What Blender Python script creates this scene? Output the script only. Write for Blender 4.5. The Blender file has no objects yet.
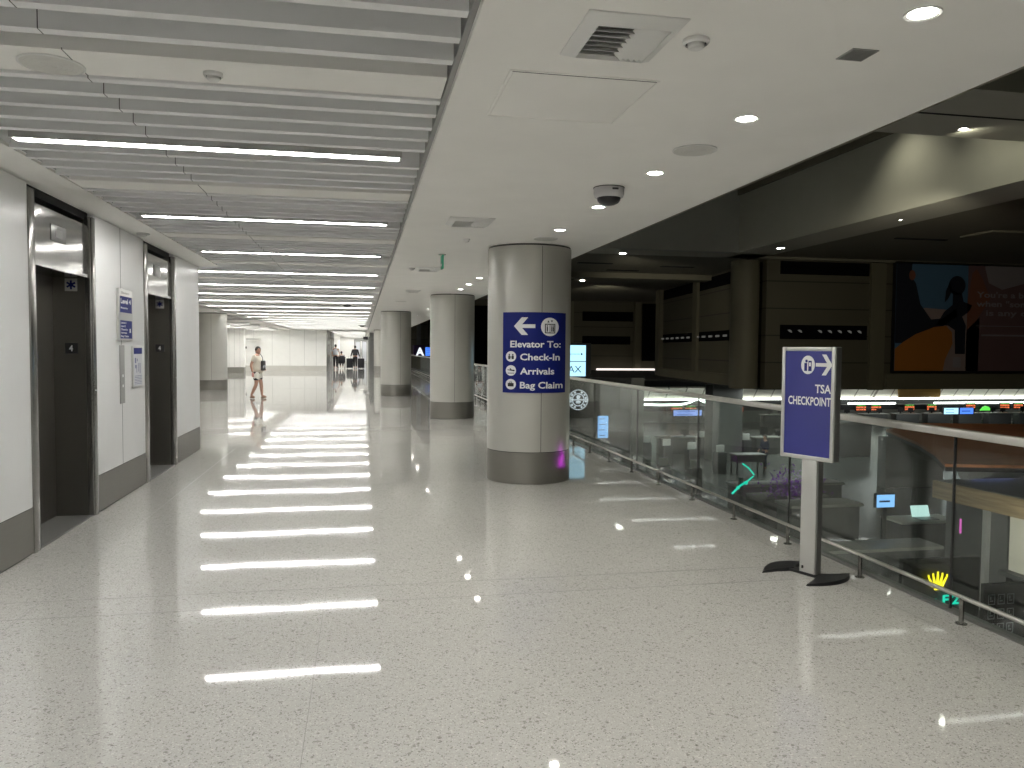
import bpy, bmesh, math, random
from mathutils import Vector, Matrix, Euler
random.seed(7)
C = bpy.context.scene.collection
sc = bpy.context.scene
PI = math.pi

# ------------------------------------------------------------------ camera, world, exposure
cam_data = bpy.data.cameras.new('camera')
cam_data.sensor_width = 36.0
cam_data.lens = 36.0 * 780.0 / 1024.0
cam_data.clip_end = 300
cam = bpy.data.objects.new('camera', cam_data)
C.objects.link(cam)
cam.matrix_world = (Matrix.Translation((0, 0, 1.65)) @ Matrix.Rotation(math.radians(-10.885), 4, 'Z')
                    @ Matrix.Rotation(math.radians(90 - 2.55), 4, 'X') @ Matrix.Rotation(math.radians(0.45), 4, 'Z'))
sc.camera = cam
w = bpy.data.worlds.new('world'); sc.world = w
w.use_nodes = True
w.node_tree.nodes['Background'].inputs[0].default_value = (0.5, 0.5, 0.45, 1)
w.node_tree.nodes['Background'].inputs[1].default_value = 0.004
sc.view_settings.view_transform = 'Standard'
sc.view_settings.look = 'None'
sc.view_settings.gamma = 1
sc.view_settings.use_curve_mapping = False
sc.view_settings.exposure = 0.62
try:
    sc.cycles.use_denoising = True
    sc.cycles.max_bounces = 8
    sc.cycles.diffuse_bounces = 4
    sc.cycles.glossy_bounces = 4
    sc.cycles.transparent_max_bounces = 12
    sc.cycles.sample_clamp_indirect = 6
except Exception:
    pass

STRIP = 42.0      # radiance of the linear ceiling lights
DOWN = 30.0       # radiance of the downlight lenses


def lamp(name, kind, loc, power, color=(1, 1, 1), rot=(0, 0, 0), size=1.0, size_y=None, angle=80, blend=.6, parent=None):
    d = bpy.data.lights.new(name, kind)
    d.energy = power; d.color = color
    if kind == 'AREA':
        d.shape = 'RECTANGLE' if size_y else 'SQUARE'
        d.size = size
        if size_y: d.size_y = size_y
    elif kind == 'SPOT':
        d.spot_size = math.radians(angle); d.spot_blend = blend; d.shadow_soft_size = size
    else:
        d.shadow_soft_size = size
    o = bpy.data.objects.new(name, d); C.objects.link(o)
    o.location = loc; o.rotation_euler = rot
    if parent: o.parent = parent
    return o


# dim general lighting of the check-in hall and of the high atrium ceiling
for x, y, p in ((24, 42, 240), (36, 46, 260), (48, 50, 420), (18, 36, 130)):
    lamp('hall_fill', 'AREA', (x, y, -.45), p, (.95, 1, .97), size=6)
lamp('concourse_fill', 'POINT', (9, 15, -.6), 16, (1, .96, .82), size=.4)  # added to brighten the near part of the hall
lamp('coffer_fill', 'POINT', (5.0, 12, 7.0), 22, (.97, 1, .86), size=.3)
lamp('coffer_fill', 'POINT', (5.0, 18.5, 7.2), 40, (.97, 1, .86), size=.3)
lamp('coffer_fill', 'POINT', (5.0, 5, 5.0), 40, (1, 1, .8), size=.3)
lamp('atrium_fill', 'SPOT', (12.5, 15, 4.6), 680, (1, .93, .74), rot=(Vector((22.5, 30.5, 1.6)) - Vector((12.5, 15, 4.6))).to_track_quat('-Z', 'Y').to_euler(), size=.3, angle=62, blend=.8)  # spots added to brighten the dark atrium walls, no fittings
lamp('atrium_fill', 'SPOT', (9.5, 29.4, 4.9), 520, (1, .93, .74), rot=(Vector((17.8, 42, 1.4)) - Vector((9.5, 29.4, 4.9))).to_track_quat('-Z', 'Y').to_euler(), size=.3, angle=62, blend=.8)
lamp('atrium_fill', 'SPOT', (14, 44, 4.8), 300, (1, .93, .74), rot=Vector((.3, 1, -.12)).to_track_quat('-Z', 'Y').to_euler(), size=.3, angle=80, blend=.8)
lamp('shop_fill', 'POINT', (11.4, 12.6, -2.1), 80, (1, .95, .85), size=.1)  # added to brighten the plank fascia and cream wall, no fitting
lamp('magenta_base_spot', 'SPOT', (7.5, 9.55, -.45), 90, (.85, .05, 1), rot=Vector((-5.1, -.2, .74)).to_track_quat('-Z', 'Y').to_euler(), size=.10, angle=5, blend=.8)  # added spot for an unseen magenta sign reflected in the column base

# ------------------------------------------------------------------ materials
MATS = {}


def mat(name, col=(.8, .8, .8), rough=.5, metal=0.0, emit=None, strength=1.0, spec=.5, bump=0, bscale=30, coat=0):
    m = bpy.data.materials.new(name); m.use_nodes = True
    nt = m.node_tree; b = nt.nodes['Principled BSDF']
    b.inputs['Base Color'].default_value = (*col, 1)
    b.inputs['Roughness'].default_value = rough
    b.inputs['Metallic'].default_value = metal
    b.inputs['Specular IOR Level'].default_value = spec
    if coat:
        b.inputs['Coat Weight'].default_value = coat
        b.inputs['Coat Roughness'].default_value = .08
    if emit:
        b.inputs['Emission Color'].default_value = (*emit, 1)
        b.inputs['Emission Strength'].default_value = strength
    if not emit:
        # slight procedural tone variation so that no surface is perfectly flat
        tc = nt.nodes.new('ShaderNodeTexCoord'); nz = nt.nodes.new('ShaderNodeTexNoise')
        nz.inputs['Scale'].default_value = 2.3 if not bump else bscale
        nz.inputs['Detail'].default_value = 4
        nt.links.new(tc.outputs['Object'], nz.inputs['Vector'])
        mr = nt.nodes.new('ShaderNodeMapRange')
        mr.inputs['To Min'].default_value = .95; mr.inputs['To Max'].default_value = 1.05
        nt.links.new(nz.outputs['Fac'], mr.inputs['Value'])
        mx = nt.nodes.new('ShaderNodeMix'); mx.data_type = 'RGBA'; mx.blend_type = 'MULTIPLY'
        mx.inputs[0].default_value = 1
        mx.inputs[6].default_value = (*col, 1)
        cb = nt.nodes.new('ShaderNodeCombineColor')
        for k in range(3): nt.links.new(mr.outputs[0], cb.inputs[k])
        nt.links.new(cb.outputs[0], mx.inputs[7]); nt.links.new(mx.outputs[2], b.inputs['Base Color'])
        if bump:
            bp = nt.nodes.new('ShaderNodeBump'); bp.inputs['Strength'].default_value = bump
            bp.inputs['Distance'].default_value = .01
            nt.links.new(nz.outputs['Fac'], bp.inputs['Height']); nt.links.new(bp.outputs[0], b.inputs['Normal'])
    MATS[name] = m
    return m


def brushed(name, col, rough=.28, metal=.9, axis='Z', wav=0.02):
    """brushed steel: streaky roughness and a faint waviness of the sheet"""
    m = mat(name, col, rough, metal); nt = m.node_tree; b = nt.nodes['Principled BSDF']
    tc = nt.nodes.new('ShaderNodeTexCoord'); mp = nt.nodes.new('ShaderNodeMapping')
    mp.inputs['Scale'].default_value = (60, 60, .6) if axis == 'Z' else (1, 1, 90)
    nt.links.new(tc.outputs['Object'], mp.inputs['Vector'])
    nz = nt.nodes.new('ShaderNodeTexNoise'); nz.inputs['Scale'].default_value = 3
    nt.links.new(mp.outputs[0], nz.inputs['Vector'])
    mr = nt.nodes.new('ShaderNodeMapRange'); mr.inputs['To Min'].default_value = rough - .05; mr.inputs['To Max'].default_value = rough + .07
    nt.links.new(nz.outputs['Fac'], mr.inputs['Value']); nt.links.new(mr.outputs[0], b.inputs['Roughness'])
    n2 = nt.nodes.new('ShaderNodeTexNoise'); n2.inputs['Scale'].default_value = 1.6
    nt.links.new(tc.outputs['Object'], n2.inputs['Vector'])
    bp = nt.nodes.new('ShaderNodeBump'); bp.inputs['Strength'].default_value = .35; bp.inputs['Distance'].default_value = wav
    nt.links.new(n2.outputs['Fac'], bp.inputs['Height']); nt.links.new(bp.outputs[0], b.inputs['Normal'])
    return m


def terrazzo():
    m = bpy.data.materials.new('terrazzo'); m.use_nodes = True; nt = m.node_tree; L = nt.links.new
    b = nt.nodes['Principled BSDF']
    tc = nt.nodes.new('ShaderNodeTexCoord')

    def chips(scale, ramp):
        v = nt.nodes.new('ShaderNodeTexVoronoi'); v.inputs['Scale'].default_value = scale
        v.inputs['Randomness'].default_value = 1
        L(tc.outputs['Object'], v.inputs['Vector'])
        s = nt.nodes.new('ShaderNodeSeparateColor'); L(v.outputs['Color'], s.inputs[0])
        r = nt.nodes.new('ShaderNodeValToRGB'); r.color_ramp.interpolation = 'CONSTANT'
        el = r.color_ramp.elements
        while len(el) > 1: el.remove(el[-1])
        el[0].position = ramp[0][0]; el[0].color = (*ramp[0][1], 1)
        for p, c in ramp[1:]:
            e = el.new(p); e.color = (*c, 1)
        L(s.outputs[0], r.inputs[0])
        return r.outputs[0]
    a = chips(185, [(0, (.24, .235, .22)), (.04, (.38, .37, .345)), (.12, (.465, .457, .432)), (.60, (.495, .487, .460)), (.94, (.60, .59, .56))])
    c2 = chips(75, [(0, (.55, .54, .52)), (.02, (1, 1, 1)), (.97, (1.1, 1.1, 1.08))])
    mx = nt.nodes.new('ShaderNodeMix'); mx.data_type = 'RGBA'; mx.blend_type = 'MULTIPLY'; mx.inputs[0].default_value = .75
    L(a, mx.inputs[6]); L(c2, mx.inputs[7])
    # large faint blotches
    nb = nt.nodes.new('ShaderNodeTexNoise'); nb.inputs['Scale'].default_value = .7; nb.inputs['Detail'].default_value = 3
    L(tc.outputs['Object'], nb.inputs['Vector'])
    mr = nt.nodes.new('ShaderNodeMapRange'); mr.inputs['To Min'].default_value = .93; mr.inputs['To Max'].default_value = 1.05
    L(nb.outputs['Fac'], mr.inputs['Value'])
    cb = nt.nodes.new('ShaderNodeCombineColor')
    for k in range(3): L(mr.outputs[0], cb.inputs[k])
    m2 = nt.nodes.new('ShaderNodeMix'); m2.data_type = 'RGBA'; m2.blend_type = 'MULTIPLY'; m2.inputs[0].default_value = 1
    L(mx.outputs[2], m2.inputs[6]); L(cb.outputs[0], m2.inputs[7])
    L(m2.outputs[2], b.inputs['Base Color'])
    # polish: fine chip-to-chip gloss change, wide shallow undulation of the ground floor
    b.inputs['Specular IOR Level'].default_value = .55
    n3 = nt.nodes.new('ShaderNodeTexNoise'); n3.inputs['Scale'].default_value = 60; n3.inputs['Detail'].default_value = 2
    L(tc.outputs['Object'], n3.inputs['Vector'])
    m3 = nt.nodes.new('ShaderNodeMapRange'); m3.inputs['To Min'].default_value = .012; m3.inputs['To Max'].default_value = .065
    L(n3.outputs['Fac'], m3.inputs['Value']); L(m3.outputs[0], b.inputs['Roughness'])
    mp = nt.nodes.new('ShaderNodeMapping'); mp.inputs['Scale'].default_value = (1.0, .55, 1)
    L(tc.outputs['Object'], mp.inputs['Vector'])
    nw = nt.nodes.new('ShaderNodeTexNoise'); nw.inputs['Scale'].default_value = 1.5; nw.inputs['Detail'].default_value = 1.5
    L(mp.outputs[0], nw.inputs['Vector'])
    bp = nt.nodes.new('ShaderNodeBump'); bp.inputs['Strength'].default_value = 1; bp.inputs['Distance'].default_value = .0010
    L(nw.outputs['Fac'], bp.inputs['Height']); L(bp.outputs[0], b.inputs['Normal'])
    return m


def glass(name, tint=(.88, .92, .905), haze=.012):
    m = bpy.data.materials.new(name); m.use_nodes = True; nt = m.node_tree; L = nt.links.new
    out = nt.nodes['Material Output']; nt.nodes.remove(nt.nodes['Principled BSDF'])
    t = nt.nodes.new('ShaderNodeBsdfTransparent'); t.inputs[0].default_value = (*tint, 1)
    g = nt.nodes.new('ShaderNodeBsdfGlossy'); g.inputs['Roughness'].default_value = .01; g.inputs[0].default_value = (.9, .93, .92, 1)
    fr = nt.nodes.new('ShaderNodeFresnel')
    ge = nt.nodes.new('ShaderNodeNewGeometry'); mr = nt.nodes.new('ShaderNodeMapRange')   # same index on both faces of the pane
    mr.inputs['To Min'].default_value = 1.5; mr.inputs['To Max'].default_value = 1 / 1.5
    L(ge.outputs['Backfacing'], mr.inputs['Value']); L(mr.outputs[0], fr.inputs[0])
    d = nt.nodes.new('ShaderNodeBsdfDiffuse'); d.inputs[0].default_value = (.5, .52, .5, 1)
    m1 = nt.nodes.new('ShaderNodeMixShader'); m1.inputs[0].default_value = haze
    L(t.outputs[0], m1.inputs[1]); L(d.outputs[0], m1.inputs[2])
    mx = nt.nodes.new('ShaderNodeMixShader')
    L(fr.outputs[0], mx.inputs[0]); L(m1.outputs[0], mx.inputs[1]); L(g.outputs[0], mx.inputs[2])
    L(mx.outputs[0], out.inputs[0])
    return m


def wood(name, c1, c2, axis_scale=(1, 12, 30), rough=.45):
    m = mat(name, c1, rough); nt = m.node_tree; b = nt.nodes['Principled BSDF']; L = nt.links.new
    tc = nt.nodes.new('ShaderNodeTexCoord'); mp = nt.nodes.new('ShaderNodeMapping'); mp.inputs['Scale'].default_value = axis_scale
    L(tc.outputs['Object'], mp.inputs['Vector'])
    nz = nt.nodes.new('ShaderNodeTexNoise'); nz.inputs['Scale'].default_value = 1.2; nz.inputs['Detail'].default_value = 5
    L(mp.outputs[0], nz.inputs['Vector'])
    r = nt.nodes.new('ShaderNodeValToRGB'); r.color_ramp.elements[0].color = (*c1, 1); r.color_ramp.elements[1].color = (*c2, 1)
    r.color_ramp.elements[0].position = .35; r.color_ramp.elements[1].position = .65
    L(nz.outputs['Fac'], r.inputs[0]); L(r.outputs[0], b.inputs['Base Color'])
    return m


def lined(name, col, dark, spacing, axis=2, rough=.6, width=.05):
    """painted panels with thin dark horizontal joints"""
    m = mat(name, col, rough); nt = m.node_tree; b = nt.nodes['Principled BSDF']; L = nt.links.new
    tc = nt.nodes.new('ShaderNodeTexCoord'); s = nt.nodes.new('ShaderNodeSeparateXYZ'); L(tc.outputs['Object'], s.inputs[0])
    d = nt.nodes.new('ShaderNodeMath'); d.operation = 'DIVIDE'; d.inputs[1].default_value = spacing; L(s.outputs[axis], d.inputs[0])
    f = nt.nodes.new('ShaderNodeMath'); f.operation = 'FRACT'; L(d.outputs[0], f.inputs[0])
    lt = nt.nodes.new('ShaderNodeMath'); lt.operation = 'LESS_THAN'; lt.inputs[1].default_value = width / spacing; L(f.outputs[0], lt.inputs[0])
    mx = nt.nodes.new('ShaderNodeMix'); mx.data_type = 'RGBA'; L(lt.outputs[0], mx.inputs[0])
    mx.inputs[6].default_value = (*col, 1); mx.inputs[7].default_value = (*dark, 1)
    L(mx.outputs[2], b.inputs['Base Color'])
    return m


M_floor = terrazzo()
M_joint = mat('floor_joint', (.19, .185, .17), .4)
M_slat = mat('slat_paint', (.84, .845, .845), .5)
M_plenum = mat('plenum', (.62, .62, .62), .8)
M_soffit = mat('soffit_paint', (.90, .89, .855), .75)
M_wallpanel = mat('white_glass_panel', (.74, .745, .74), .3, spec=.4)
M_wallwhite = mat('white_wall', (.85, .85, .82), .45)
M_seam = mat('dark_seam', (.05, .05, .05), .6)
M_base = brushed('base_steel', (.30, .29, .265), .38, .85, 'X', .004)
M_steel = brushed('door_steel', (.22, .21, .19), .30, .92, 'Z', .006)
M_transom = brushed('transom_steel', (.42, .415, .40), .12, .95, 'X', .03)
M_frame = brushed('frame_steel', (.27, .265, .25), .2, .92, 'Z', .008)
M_rail = mat('rail_steel', (.55, .54, .50), .28, .95)
M_cap = brushed('cap_rail_steel', (.62, .61, .57), .4, .75, 'X', .002)
M_col = mat('column_paint', (.50, .495, .455), .33, .25, coat=.2)
M_black = mat('black', (.012, .012, .013), .4)
M_blackmat = mat('black_matte', (.006, .006, .006), .8)
M_blue = mat('sign_blue', (.004, .011, .15), .55, spec=.25)
M_blue2 = mat('stand_blue', (.045, .05, .24), .25, coat=.3)
M_white = mat('sign_white', (.80, .81, .82), .5)
M_alu = mat('aluminium', (.62, .62, .60), .35, .6)
M_alud = mat('aluminium_dark', (.22, .22, .21), .4, .5)
M_grille = mat('grille_grey', (.33, .33, .32), .6)
M_vent = mat('vent_white', (.74, .74, .72), .5)
M_green = mat('sign_green', (.05, .42, .25), .4)
M_glass = glass('glass_pane')
M_emit = mat('strip_diffuser', (1, 1, 1), .5, emit=(1, .985, .95), strength=STRIP)
M_lens = mat('downlight_lens', (1, 1, 1), .5, emit=(1, .97, .88), strength=DOWN)
M_glow = mat('cove_tube', (1, 1, 1), .5, emit=(.95, 1, .92), strength=3.5)
M_glow2 = mat('wave_tube', (1, 1, 1), .5, emit=(.9, 1, .92), strength=3.0)
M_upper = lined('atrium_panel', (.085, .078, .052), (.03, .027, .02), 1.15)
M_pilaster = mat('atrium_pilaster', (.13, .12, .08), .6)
M_slot = mat('dark_glass_slot', (.004, .004, .005), .9, spec=.05)
M_coffer = mat('coffer_paint', (.42, .42, .36), .75)
M_cofferdark = mat('coffer_end_paint', (.40, .41, .38), .75)
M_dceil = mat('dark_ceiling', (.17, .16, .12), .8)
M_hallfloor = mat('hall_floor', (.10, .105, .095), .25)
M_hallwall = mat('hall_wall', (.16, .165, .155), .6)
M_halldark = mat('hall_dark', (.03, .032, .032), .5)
M_cream = mat('cream_wall', (.55, .53, .45), .6)
M_woodc = wood('canopy_wood', (.26, .10, .04), (.38, .155, .065))
M_woodf = wood('plank_wood', (.22, .16, .085), (.34, .26, .15), (.6, 1, 22))
M_lit = lined('lit_soffit', (.7, .68, .6), (.3, .28, .24), 1.6, 0, .7, .12)
M_skin = mat('skin', (.42, .24, .17), .55)
M_hair = mat('hair', (.02, .016, .013), .6)
M_creamcloth = mat('cream_cloth', (.62, .57, .48), .85)
M_darkcloth = mat('dark_cloth', (.02, .02, .024), .85)
M_palecloth = mat('pale_cloth', (.55, .56, .60), .85)
M_navy = mat('navy_cloth', (.012, .018, .05), .8)
M_greycloth = mat('grey_cloth', (.12, .115, .11), .7)


def screen(name, col, s=1.0):
    return mat(name, (.02, .02, .02), .3, emit=col, strength=s)


M_scrblue = screen('screen_blue', (.22, .50, .95), 1.0)
M_scrcyan = screen('screen_cyan', (.38, .72, .95), 1.1)
M_scrdeep = screen('screen_deep_blue', (.06, .20, .85), 1.0)
M_orange = screen('led_orange', (1, .22, .08), 1.1)
M_ledgreen = screen('led_green', (.12, .75, .08), .8)
M_teal = screen('led_teal', (.0, .62, .42), 1.0)
M_yellow = screen('crown_yellow', (1, .82, .02), 1.2)
M_purple = mat('purple_lit_leaf', (.20, .02, .38), .6)  # the purple light on the plants is put into the leaf colour
M_logo = screen('logo_white', (.75, .82, .9), .9)


# ------------------------------------------------------------------ geometry helpers
class MB:
    """collects shapes and links them as ONE mesh object; every shape can name its own material"""
    def __init__(s, default=None):
        s.bm = bmesh.new(); s.mats = []; s.cur = default; s.smooth = False

    def mi(s, m):
        m = m or s.cur
        if m not in s.mats: s.mats.append(m)
        return s.mats.index(m)

    def add(s, verts, faces, m=None, smooth=False):
        i = s.mi(m); vs = [s.bm.verts.new(v) for v in verts]
        for f in faces:
            try:
                fc = s.bm.faces.new([vs[k] for k in f]); fc.material_index = i; fc.smooth = smooth
            except ValueError:
                pass
        return s

    def box(s, x0, x1, y0, y1, z0, z1, m=None, rot=None, bevel=0):
        b = min(bevel, (x1 - x0) / 2.1, (y1 - y0) / 2.1, (z1 - z0) / 2.1)
        if b <= 0:
            v = [(x, y, z) for z in (z0, z1) for y in (y0, y1) for x in (x0, x1)]
            f = [(0, 2, 3, 1), (4, 5, 7, 6), (0, 1, 5, 4), (2, 6, 7, 3), (0, 4, 6, 2), (1, 3, 7, 5)]
            if rot: v = [rot @ Vector(p) for p in v]
            return s.add(v, f, m)
        t = bmesh.new(); bmesh.ops.create_cube(t, size=1)
        for q in t.verts:
            q.co = Vector(((x0 + x1) / 2 + q.co.x * (x1 - x0), (y0 + y1) / 2 + q.co.y * (y1 - y0), (z0 + z1) / 2 + q.co.z * (z1 - z0)))
        bmesh.ops.bevel(t, geom=list(t.edges), offset=b, segments=2, affect='EDGES', profile=.5)
        return s.take(t, m, rot)

    def take(s, t, m=None, rot=None, smooth=False):
        t.verts.ensure_lookup_table(); t.verts.index_update()
        v = [(rot @ q.co) if rot else q.co.copy() for q in t.verts]
        f = [tuple(q.index for q in fc.verts) for fc in t.faces]
        t.free()
        return s.add(v, f, m, smooth)

    def lathe(s, prof, cx=0, cy=0, n=48, m=None, smooth=True, a0=0, a1=2 * PI, sx=1, sy=1, caps=True):
        """profile of (r, z) turned about the vertical axis at cx, cy"""
        full = abs(a1 - a0 - 2 * PI) < 1e-6
        k = n if full else n + 1
        v = []
        for r, z in prof:
            for i in range(k):
                a = a0 + (a1 - a0) * i / n
                v.append((cx + sx * r * math.cos(a), cy + sy * r * math.sin(a), z))
        f = []
        for j in range(len(prof) - 1):
            for i in range(n):
                i2 = (i + 1) % k
                f.append((j * k + i, j * k + i2, (j + 1) * k + i2, (j + 1) * k + i))
        s.add(v, f, m, smooth)
        if full and caps:
            for j in (0, len(prof) - 1):
                if prof[j][0] > 1e-5:
                    s.add(v[j * k:(j + 1) * k], [tuple(range(k))], m)
        return s

    def prism(s, pts, depth, frame, m=None):
        """polygon pts (u, v) extruded by depth along the frame's third axis; frame maps (u, v, w) to the world"""
        n = len(pts)
        v = [frame @ Vector((p[0], p[1], 0)) for p in pts] + [frame @ Vector((p[0], p[1], depth)) for p in pts]
        f = [tuple(range(n)), tuple(range(2 * n - 1, n - 1, -1))] + [(i, (i + 1) % n, n + (i + 1) % n, n + i) for i in range(n)]
        return s.add(v, f, m)

    def tube(s, pts, r, m=None, n=10, closed=False):
        pts = [Vector(p) for p in pts]; k = len(pts); rr = r if isinstance(r, (list, tuple)) else [r] * k
        v = []
        for i, p in enumerate(pts):
            t = (pts[min(i + 1, k - 1)] - pts[max(i - 1, 0)]).normalized()
            u = t.cross(Vector((0, 0, 1)))
            if u.length < 1e-3: u = t.cross(Vector((0, 1, 0)))
            u.normalize(); q = t.cross(u)
            for j in range(n):
                a = 2 * PI * j / n
                v.append(p + u * math.cos(a) * rr[i] + q * math.sin(a) * rr[i])
        f = [(i * n + j, i * n + (j + 1) % n, (i + 1) * n + (j + 1) % n, (i + 1) * n + j) for i in range(k - 1) for j in range(n)]
        f += [tuple(range(n)), tuple(range((k - 1) * n, k * n))]
        return s.add(v, f, m, True)

    def ball(s, c, r, m=None, sc_=(1, 1, 1), sub=2, rot=None):
        t = bmesh.new(); bmesh.ops.create_icosphere(t, subdivisions=sub, radius=r)
        for q in t.verts:
            q.co = Vector((q.co.x * sc_[0], q.co.y * sc_[1], q.co.z * sc_[2]))
            if rot: q.co = rot @ q.co
            q.co += Vector(c)
        return s.take(t, m, None, True)

    def build(s, name, parent=None, m=None, kind=None):
        if m: s.cur = m
        me = bpy.data.meshes.new(name)
        bmesh.ops.recalc_face_normals(s.bm, faces=list(s.bm.faces))
        s.bm.to_mesh(me); s.bm.free()
        for q in s.mats: me.materials.append(q)
        me.set_sharp_from_angle(angle=math.radians(38))
        o = bpy.data.objects.new(name, me); C.objects.link(o)
        if parent: o.parent = parent
        if kind: o['kind'] = kind
        return o


def tag(o, label, cat, group=None):
    o['label'] = label; o['category'] = cat
    if group: o['group'] = group
    return o


def thing(name, label, cat, loc=(0, 0, 0), rz=0, group=None):
    o = bpy.data.objects.new(name, None); C.objects.link(o)
    o.empty_display_size = .1
    o.location = loc; o.rotation_euler = (0, 0, rz)
    return tag(o, label, cat, group)


def copy_thing(root, loc, rz=0, label=None, group=None):
    r = root.copy(); C.objects.link(r); r.location = loc; r.rotation_euler = (0, 0, rz)
    if label: r['label'] = label
    if group: r['group'] = group
    for ch in list(root.children):
        c = ch.copy(); C.objects.link(c); c.parent = r
        for g in list(ch.children):
            d = g.copy(); C.objects.link(d); d.parent = c
    return r


_txt = {}


def text_geo(body, bold=.02):
    """outline of a word as flat geometry, normalised so that capitals are 1 high"""
    key = (body, bold)
    if key in _txt: return _txt[key]

    def raw(b):
        cu = bpy.data.curves.new('lettering', 'FONT'); cu.body = b; cu.size = 1; cu.offset = bold; cu.resolution_u = 3
        ob = bpy.data.objects.new('lettering', cu); C.objects.link(ob)
        dg = bpy.context.evaluated_depsgraph_get()
        me = bpy.data.meshes.new_from_object(ob.evaluated_get(dg))
        v = [tuple(q.co) for q in me.vertices]; f = [tuple(p.vertices) for p in me.polygons]
        bpy.data.objects.remove(ob); bpy.data.curves.remove(cu); bpy.data.meshes.remove(me)
        return v, f
    hv, _ = raw('H'); cap = max(p[1] for p in hv) - min(p[1] for p in hv); b0 = min(p[1] for p in hv)
    v, f = raw(body)
    x0 = min(p[0] for p in v); x1 = max(p[0] for p in v)
    v = [((p[0] - x0) / cap, (p[1] - b0) / cap) for p in v]
    _txt[key] = (v, f, (x1 - x0) / cap)
    return _txt[key]


def put_text(mb, body, x0, x1, y, cap, fn, m, bold=.02, align='fit'):
    """fn maps (u, v) on the sign to the world; align 'fit' stretches to x0..x1, else keeps the proportions"""
    v, f, wd = text_geo(body, bold)
    if align == 'fit': sx = (x1 - x0) / wd; o = x0
    else:
        sx = cap; o = {'left': x0, 'right': x1 - wd * cap, 'centre': (x0 + x1) / 2 - wd * cap / 2}[align]
    mb.add([fn(o + p[0] * sx, y + p[1] * cap) for p in v], f, m)


def disc(mb, cu, cv, r, fn, m, ru=None, n=28, inner=0):
    ru = ru or r
    ring = [(math.cos(2 * PI * i / n), math.sin(2 * PI * i / n)) for i in range(n)]
    if inner:
        v = [fn(cu + ru * a, cv + r * b) for a, b in ring] + [fn(cu + ru * inner * a, cv + r * inner * b) for a, b in ring]
        mb.add(v, [(i, (i + 1) % n, n + (i + 1) % n, n + i) for i in range(n)], m)
    else:
        mb.add([fn(cu + ru * a, cv + r * b) for a, b in ring], [tuple(range(n))], m)


def poly(mb, pts, fn, m):
    mb.add([fn(*p) for p in pts], [tuple(range(len(pts)))], m)


def rect(mb, u0, u1, v0, v1, fn, m):
    poly(mb, [(u0, v0), (u1, v0), (u1, v1), (u0, v1)], fn, m)


# ------------------------------------------------------------------ setting: floor
WX = -2.559      # face of the elevator wall
ZC = 2.93        # ceiling level
YB = -9.0        # wall behind the camera
b = MB(M_floor)
b.box(-12, 3.735, YB, 97, -.45, 0)
for y in (5.10, 5.44, 14.1, 14.44, 23.1, 23.44, 32.1, 32.44, 41.1, 50.1):
    b.box(-2.5 if y < 13 else -12, 3.55, y - .003, y + .003, -.002, .0006, M_joint)
b.box(-2.035, -2.029, YB, 13.2, -.002, .0006, M_joint)
b.box(-.242, -.239, YB, 60, -.002, .0005, M_joint)
b.box(3.40, 3.406, YB, 60, -.002, .0006, M_joint)
b.build('floor', kind='structure')
# slab edge facing the hall
MB(M_halldark).box(3.72, 3.745, YB, 97, -.9, -.01).build('trim_1', kind='structure')


# setting: elevator wall, with two openings
E1 = (6.84, 8.146); E2 = (10.154, 11.475); F = .115     # openings and frame width
YE = 13.2
TOP = ZC
segs = [(YB, E1[0] - F), (E1[1] + .10, E2[0] - F - .03), (E2[1] + .03, YE)]
b = MB(M_wallpanel)
for y0, y1 in segs:
    b.box(WX - .06, WX, y0 + .004, y1 - .004, .372, TOP - .012)
    b.box(WX - .40, WX - .06, y0, y1, 0, TOP)
# solid behind and over the openings
b.box(-3.6, WX - .40, YB, YE, 0, ZC, M_wallwhite)
b.box(WX - .40, WX - .05, E1[0] - F, E1[1] + .10, 2.86, ZC, M_blackmat)
b.box(WX - .40, WX - .05, E2[0] - F - .03, E2[1] + .03, 2.86, ZC, M_blackmat)
b.box(-12, WX - .41, YE - .25, YE, 0, ZC)          # return facing the side bay
b.box(WX - .40, WX - .07, YE, YE + .01, 0, ZC)
b.box(WX - .06, WX + .003, YE, YE + .008, 0, ZC, M_alu)
# panel joints
for y in (-5.2, -2.0, 1.2, 4.4, 9.10):
    b.box(WX - .001, WX + .0012, y - .004, y + .004, .372, TOP - .012, M_seam)
for y0, y1 in segs:
    b.box(WX - .05, WX - .006, y0, y1, .362, .374, M_seam)
b.build('wall_left', kind='structure')
b = MB(M_base)
for y0, y1 in segs:
    b.box(WX - .06, WX + .002, y0, y1, 0.012, .364)
    b.box(WX - .05, WX - .012, y0, y1, 0.0, .012, M_seam)
b.build('baseboard_left', kind='structure')

# lowered edge over the elevator wall (white)
MB(M_soffit).box(-3.6, -2.24, YB, YE, ZC, 3.6).build('trim_2', kind='structure')
MB(M_wallwhite).box(-12, 12, YB - .3, YB, -.4, 3.6).build('wall_back', kind='structure')

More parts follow.
